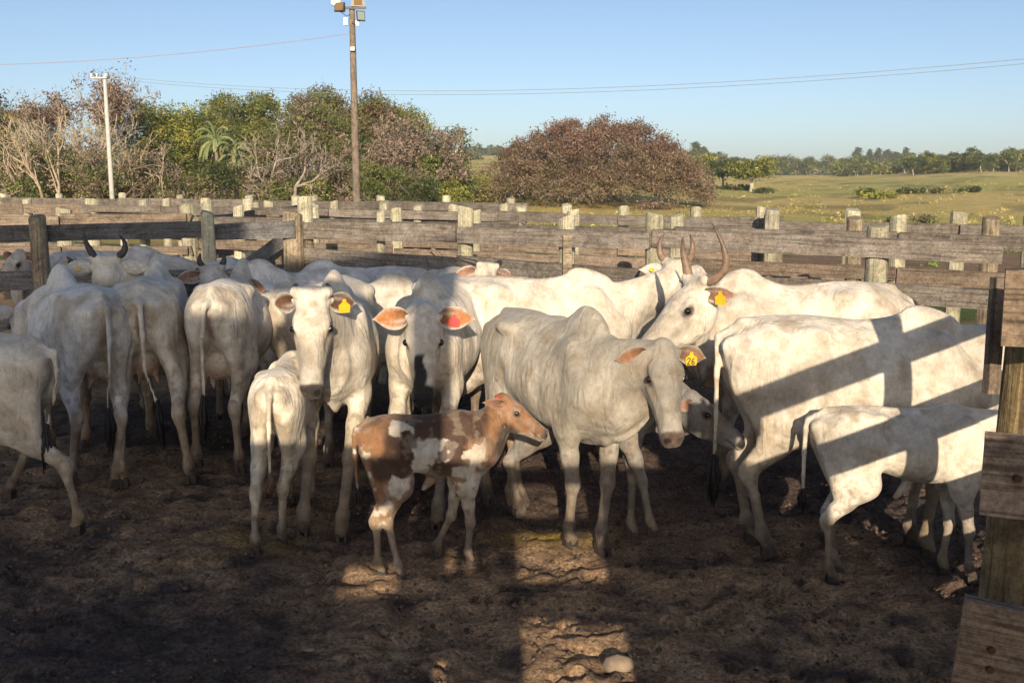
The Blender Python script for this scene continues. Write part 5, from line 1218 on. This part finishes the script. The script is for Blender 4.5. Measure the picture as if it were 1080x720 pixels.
eu = mk_tree('eucalyptus_tree', 'x', 'tree', (0, -900, 0), e_s, leaves(rs, crown_pts(rs, 60, 1.5, 1.5, 3.8, 8.0, 4, .2), 16, .5, .45, DGREEN)); used = [False] * 5
def put(i, loc, rz, sc, label, group):
    p = protos[i] if i < 4 else eu
    if not used[i]: p.location = loc; p.rotation_euler = (0, 0, rz); p.scale = sc; used[i] = True; o = p
    else: o = copy_thing(p, loc, rz, sc)
    o['label'] = label; o['group'] = group
def row(u0, u1, n, Y0, Y1, s0, s1, label, group, kinds=(0, 1, 2, 3)):
    for q in range(n):
        u = u0 + (u1 - u0) * (q + rsd.uniform(.1, .9)) / n; Y = rsd.uniform(Y0, Y1); s = rsd.uniform(s0, s1); put(kinds[rsd.randint(len(kinds))], GP(u, Y), rsd.uniform(0, 6), (s * rsd.uniform(.9, 1.25), s * 1.1, s * rsd.uniform(.8, 1.1)), label, group)
row(718, 905, 70, 330, 500, .6, .95, 'tree in the distant wood between the dome shaped tree and the eucalyptus stand', 'trees of the distant wood')
row(880, 1100, 90, 270, 420, .42, .68, 'tree in the distant belt along the top of the right pasture', 'trees of the right belt')
row(960, 1100, 40, 200, 270, .4, .62, 'tree in the lower right end of the distant belt', 'trees at the lower right')
row(903, 962, 18, 480, 540, .75, 1.05, 'tall slim eucalyptus on the skyline', 'eucalyptus trees on the skyline', (4,))
row(728, 765, 9, 430, 480, .85, 1.1, 'slim dark tree on the skyline just right of the dome shaped tree', 'dark skyline trees', (4, 4, 0))
row(488, 545, 20, 480, 555, .5, .75, 'dark tree on the crest of the golden hill', 'trees on the hill crest', (0, 2))
row(1060, 1110, 12, 440, 520, .8, 1.2, 'dark tree on the skyline at the right edge', 'skyline trees at the right edge', (0, 2))
def again(i, u, Y, sc, rz, label): o = [q for q in bpy.data.objects if q.get('label') == i][0]; copy_thing(o, GP(u, Y), rz, sc, label)
again('tall green tree behind the palms', 238, 88, 1.12, 4.0, 'green crown farther back between the palms and the rounded tree')
again('brownish tree crown left of the light pole', 20, 86, 1.1, 1.0, 'brownish crown far behind the tangled thicket at the left edge'); again('high rusty green tree crown behind the light pole', 345, 90, 1.25, 3.0, 'rusty crown farther back left of the light pole')
again('rounded yellow green tree left of the palms', 415, 86, 1.1, 5.0, 'yellow green crown farther back right of the light pole')
# the wood behind them reads as one mass
def wood():
    rs = np.random.RandomState(77); P = []
    for u0, u1, Y0, Y1, n, hh in ((716, 905, 350, 480, 2600, 4.6), (880, 1110, 290, 420, 3000, 3.4), (960, 1110, 215, 280, 1200, 2.8), (486, 545, 500, 550, 500, 3.0), ):
        for _ in range(n):
            u = rs.uniform(u0, u1); Y = rs.uniform(Y0, Y1); g_ = GP(u, Y); P.append((g_[0], g_[1], g_[2] + hh * rs.rand() ** .8 * (.75 + .4 * math.sin(u * .21) * math.sin(Y * .07))))
    v, f, c = leaves(rs, P, 9, .75, .45, DGREEN + GREEN + MAUVE[:1]); tag(link('distant_wood', npmesh('distant_wood', v, f, M_LEAF, False, c)), 'low green wood filling the gaps between the distant trees', 'wood', kind='stuff')
wood()

def tufts():
    rs = np.random.RandomState(78); P = []
    for _ in range(700):
        u = rs.uniform(490, 1100); Y = 48 + 300 * rs.rand() ** 1.6; g_ = GP(u, Y)
        if vnoise(np.array([g_[0], g_[1], 0]), 1 / 30.0) > .45: P.append((g_[0], g_[1], g_[2] + .12))
    P = np.array(P); v, f, c = leaves(rs, P, 22, .28, .10, [(.62, .50, .20), (.50, .45, .15), (.42, .40, .13), (.60, .47, .19)], flat=.35)
    tag(link('pasture_tufts', npmesh('pasture_tufts', v, f, M_LEAF, False, c)), 'dry grass tufts and weeds dotted over the golden pasture', 'grass', kind='stuff')
    P = []
    for _ in range(900):
        u = rs.uniform(-20, 1090); Y = rs.uniform(12, 45); g_ = GP(u, Y)
        if vnoise(np.array([g_[0], g_[1], 0]), .35) > .55: P.append((g_[0], g_[1], .08))
    v, f, c = leaves(rs, P, 34, .16, .07, [(.16, .24, .05), (.22, .30, .07), (.30, .28, .10)], flat=.5)
    tag(link('pen_weeds', npmesh('pen_weeds', v, f, M_LEAF, False, c)), 'bright green weeds growing in the empty pens between the plank fences', 'weeds', kind='stuff')
tufts()
# ================================================================== poles, wires, far houses
M_CONC = simple('concrete pole', (.50, .49, .46), .85, noise=.15, scale=8, bump=.2)
M_WPOLE = wood_mat('pole wood', (.25, .195, .145), (.18, .145, .11), (.085, .068, .052), axis=2)
M_GALV = simple('galvanised metal', (.48, .47, .43), .45, metal=.6, noise=.2)
M_DKM = simple('dark housing', (.05, .045, .04), .5)
M_BRZ = simple('bronze reflector', (.45, .27, .12), .3, metal=.6)
M_GLS = simple('lamp glass', (.25, .30, .27), .08, spec=.8)
M_WHT = simple('white enamel', (.78, .76, .72), .4)
Yp = 31.0; b0 = GP(377.5, Yp); tp_ = AY(368.5, 12, Yp)
lp = empty('light_pole', b0); tag(lp, 'tall wooden pole with a cluster of floodlights on top', 'light pole')
mb = MB(); z_ = np.linspace(0, tp_[2] - b0[2] + .1, 7)
dx = (tp_[0] - b0[0]); 
mb.tube([(0 + .0 * z, 0, z) for z in z_], list(np.linspace(.135, .085, 7)), 12); mb.build('pole', M_WPOLE, lp, smooth=True)
hz = z_[-1]; k_ = Yp / FPX
def lamp(px, pz, w, h, d, rz, rx, mat_body, mat_lens, name='floodlight', lensk=.82):
    x = (px - 371) * k_; z = hz - (pz - 12) * k_; R = Matrix.Rotation(rz, 3, 'Z') @ Matrix.Rotation(rx, 3, 'X')
    m = MB(); m.box((0, 0, 0), (w, d * .25, h), None); 
    for q in ((-1, 1), (1, 1), (-1, -1), (1, -1)): pass
    V = []
    for y, s_ in ((-d * .1, 1.0), (d, .45)):
        for a, b in ((-1, -1), (1, -1), (1, 1), (-1, 1)): V.append((a * w / 2 * s_, y, b * h / 2 * s_))
    m.add(V, [(0, 1, 2, 3), (7, 6, 5, 4), (0, 4, 5, 1), (1, 5, 6, 2), (2, 6, 7, 3), (3, 7, 4, 0)])
    o = m.build(name, mat_body, lp, loc=(x, -.16, z), rot=(rx, 0, rz))
    l = MB(); l.box((0, -d * .16, 0), (w * lensk, .02, h * lensk)); l.build('lens', mat_lens, o)
    br = MB(); br.tube([(0, d * .4, -h * .4), (-x * .4, d * .5 + .1, -h * .75), (-x * .8, d * .6 + .1, -h * .5)], .012, 5); br.build('bracket', M_DKM, o)
lamp(359.5, 12.5, .32, .26, .22, -.35, -.25, M_DKM, M_BRZ); lamp(378, 7.5, .40, .24, .20, .15, .25, M_GALV, M_BRZ, lensk=.6)
lamp(380.5, 21, .26, .30, .14, .5, -.15, M_DKM, M_GLS); lamp(371.5, 53, .14, .13, .07, 0, -.1, M_DKM, M_WHT, 'small_floodlight')
mb = MB()
for i, (zz, rr) in enumerate(((0, .03), (.10, .12), (.20, .17), (.24, .175))): pass
mb.tube([(0, 0, 0), (0, .1, 0), (0, .2, 0), (0, .24, 0)], [.05, .13, .17, .17], 14); mb.build('lamp_bowl', M_WHT, lp, loc=(-.58, -.1, hz + .08), rot=(.5, 0, -.7), smooth=True)
mb = MB(); mb.box((0, 0, 0), (.9, .06, .07)); mb.build('crossarm', M_DKM, lp, loc=(-.02, -.1, hz - .02))
mb = MB(); mb.box((0, 0, 0), (.12, .12, .2)); mb.build('ballast_box', M_GALV, lp, loc=(-.17, -.12, hz - .42))
mb = MB(); mb.box((0, 0, 0), (.10, .1, .14)); mb.build('ballast_box', M_GALV, lp, loc=(.18, -.12, hz - .47))
# concrete pole
Yc = 46.0; c0 = GP(120.5, Yc); ct = ZT(80, Yc) - c0[2]
cp2 = empty('concrete_pole', c0); tag(cp2, 'slender pale concrete power pole standing before the bare trees', 'pole')
mb = MB(); mb.tube([(0, 0, 0), (0, 0, ct * .5), (0, 0, ct)], [.12, .10, .08], 10); mb.build('pole', M_CONC, cp2, smooth=True)
mb = MB(); mb.box((-.22, 0, 0), (.75, .06, .06)); mb.build('crossarm', M_CONC, cp2, loc=(0, -.12, ct - .1))
for x in (-.55, -.3, .1):
    mb = MB(); mb.tube([(0, 0, 0), (0, 0, .06), (0, 0, .14)], [.02, .045, .03], 8); mb.build('insulator', M_WHT, cp2, loc=(x, -.12, ct - .06))
# wires
M_WIRE = simple('wire', (.25, .26, .28), .6); M_WIRER = simple('reddish wire', (.40, .28, .28), .6)
def wire(label, a, b, sag, r, mat, n=40, extra=None):
    a = Vector(a); b = Vector(b); root = empty('power_line', (a.x, a.y, a.z)); tag(root, label, 'power line')
    for k, dz in enumerate(extra or (0,)):
        mb = MB(); mb.tube([a.lerp(b, i / n) - a + Vector((0, 0, dz - 4 * sag * (i / n) * (1 - i / n))) for i in range(n + 1)], r, 4); mb.build('wire', mat, root)
wire('reddish wire running from the left edge to the floodlight pole', AY(-420, 50, 34), AY(367, 36, Yp), .75, .008, M_WIRER)
wire('pair of thin wires sagging from the concrete pole across the whole sky', AY(114, 80, Yc), AY(1330, 36, 26), 1.0, .007, M_WIRE, extra=(0, -.13))
# far houses
M_HW = simple('white render', (.78, .75, .70), .9, noise=.1, scale=2); M_RF = simple('clay roof', (.42, .19, .11), .9, noise=.3, scale=3); M_WIN = simple('dark window', (.05, .055, .06), .3)
def house(label, u, Y, w, d, h, rf=True, name='farmhouse', n=3):
    p = GP(u, Y); root = empty(name, p); tag(root, label, 'house')
    mb = MB(); mb.box((0, 0, h / 2), (w, d, h)); mb.build('wall', M_HW, root)
    mb = MB(); rh = h * .4
    V = [(-w / 2 - .3, -d / 2 - .4, h), (w / 2 + .3, -d / 2 - .4, h), (w / 2 + .3, d / 2 + .4, h), (-w / 2 - .3, d / 2 + .4, h), (-w / 2 - .3, 0, h + rh), (w / 2 + .3, 0, h + rh)]
    mb.add([(a, b, c + .02) for a, b, c in V], [(3, 2, 1, 0), (0, 1, 5, 4), (2, 3, 4, 5), (1, 2, 5), (3, 0, 4)]); mb.build('roof', M_RF if rf else M_HW, root)
    for i in range(n):
        mb = MB(); mb.box((0, 0, 0), (w / n * .35, .1, h * .35)); mb.build('window', M_WIN, root, loc=(-w / 2 + w * (i + .5) / n, -d / 2 - .02, h * .55))
house('long white building on the hill crest at the left of the dome shaped tree', 478, 520, 11, 5, 2.8, n=5)
house('small white house at the left end of the hill crest', 466, 530, 4, 4, 2.6, n=2)
house('white house with clay roof beside the eucalyptus stand', 946, 470, 6, 5, 3.4, n=3)
house('larger white farmhouse on the skyline right of the eucalyptus stand', 981, 520, 10, 6, 4.0, rf=False, n=4)
house('reddish roofed shed left of the larger white farmhouse', 966, 500, 5, 4, 3.0, n=2)
for i, u in enumerate((995, 1005)): 
    p = GP(u, 640)
# small stones by the fence foot
M_STN = simple('pale stone', (.27, .205, .145), .9, noise=.5, scale=12, bump=.4)
for i, (u, v, s_, lab) in enumerate([(652, 696, .07, 'rounded pale stone lying in the sunlit patch at the bottom centre'), (326, 680, .028, 'flat pale chip of stone on the mud at the bottom left')]):
    p = AZ(u, v, .02); rs = np.random.RandomState(i + 3); m = MB(); V = []
    for a in range(5):
        for b in range(9):
            th = math.pi * a / 4; ph = 2 * math.pi * b / 9; r = s_ * (1 + .25 * rs.rand()); V.append((r * math.sin(th) * math.cos(ph) * 1.1, r * math.sin(th) * math.sin(ph) * .8, r * math.cos(th) * (.6 if i == 0 else .25)))
    m.add(V, [(a * 9 + b, (a + 1) * 9 + b, (a + 1) * 9 + (b + 1) % 9, a * 9 + (b + 1) % 9) for a in range(4) for b in range(9)])
    tag(m.build('stone', M_STN, None, loc=(p[0], p[1], .0), smooth=True), lab, 'stone')
# ================================================================== haze
hm = bpy.data.materials.new('haze air'); hm.use_nodes = True; ht = hm.node_tree; ht.nodes.clear()
ho = ht.nodes.new('ShaderNodeOutputMaterial'); hv_ = ht.nodes.new('ShaderNodeVolumePrincipled')
hv_.inputs['Density'].default_value = .0004; hv_.inputs['Color'].default_value = (.86, .90, .96, 1); hv_.inputs['Anisotropy'].default_value = 0.0
ht.links.new(hv_.outputs[0], ho.inputs['Volume'])
mb = MB(); mb.box((0, 0, -10), (6800, 6800, 80)); hz_ = mb.build('haze', hm); tag(hz_, 'thin pale morning haze hanging over the pasture', 'haze', kind='stuff')
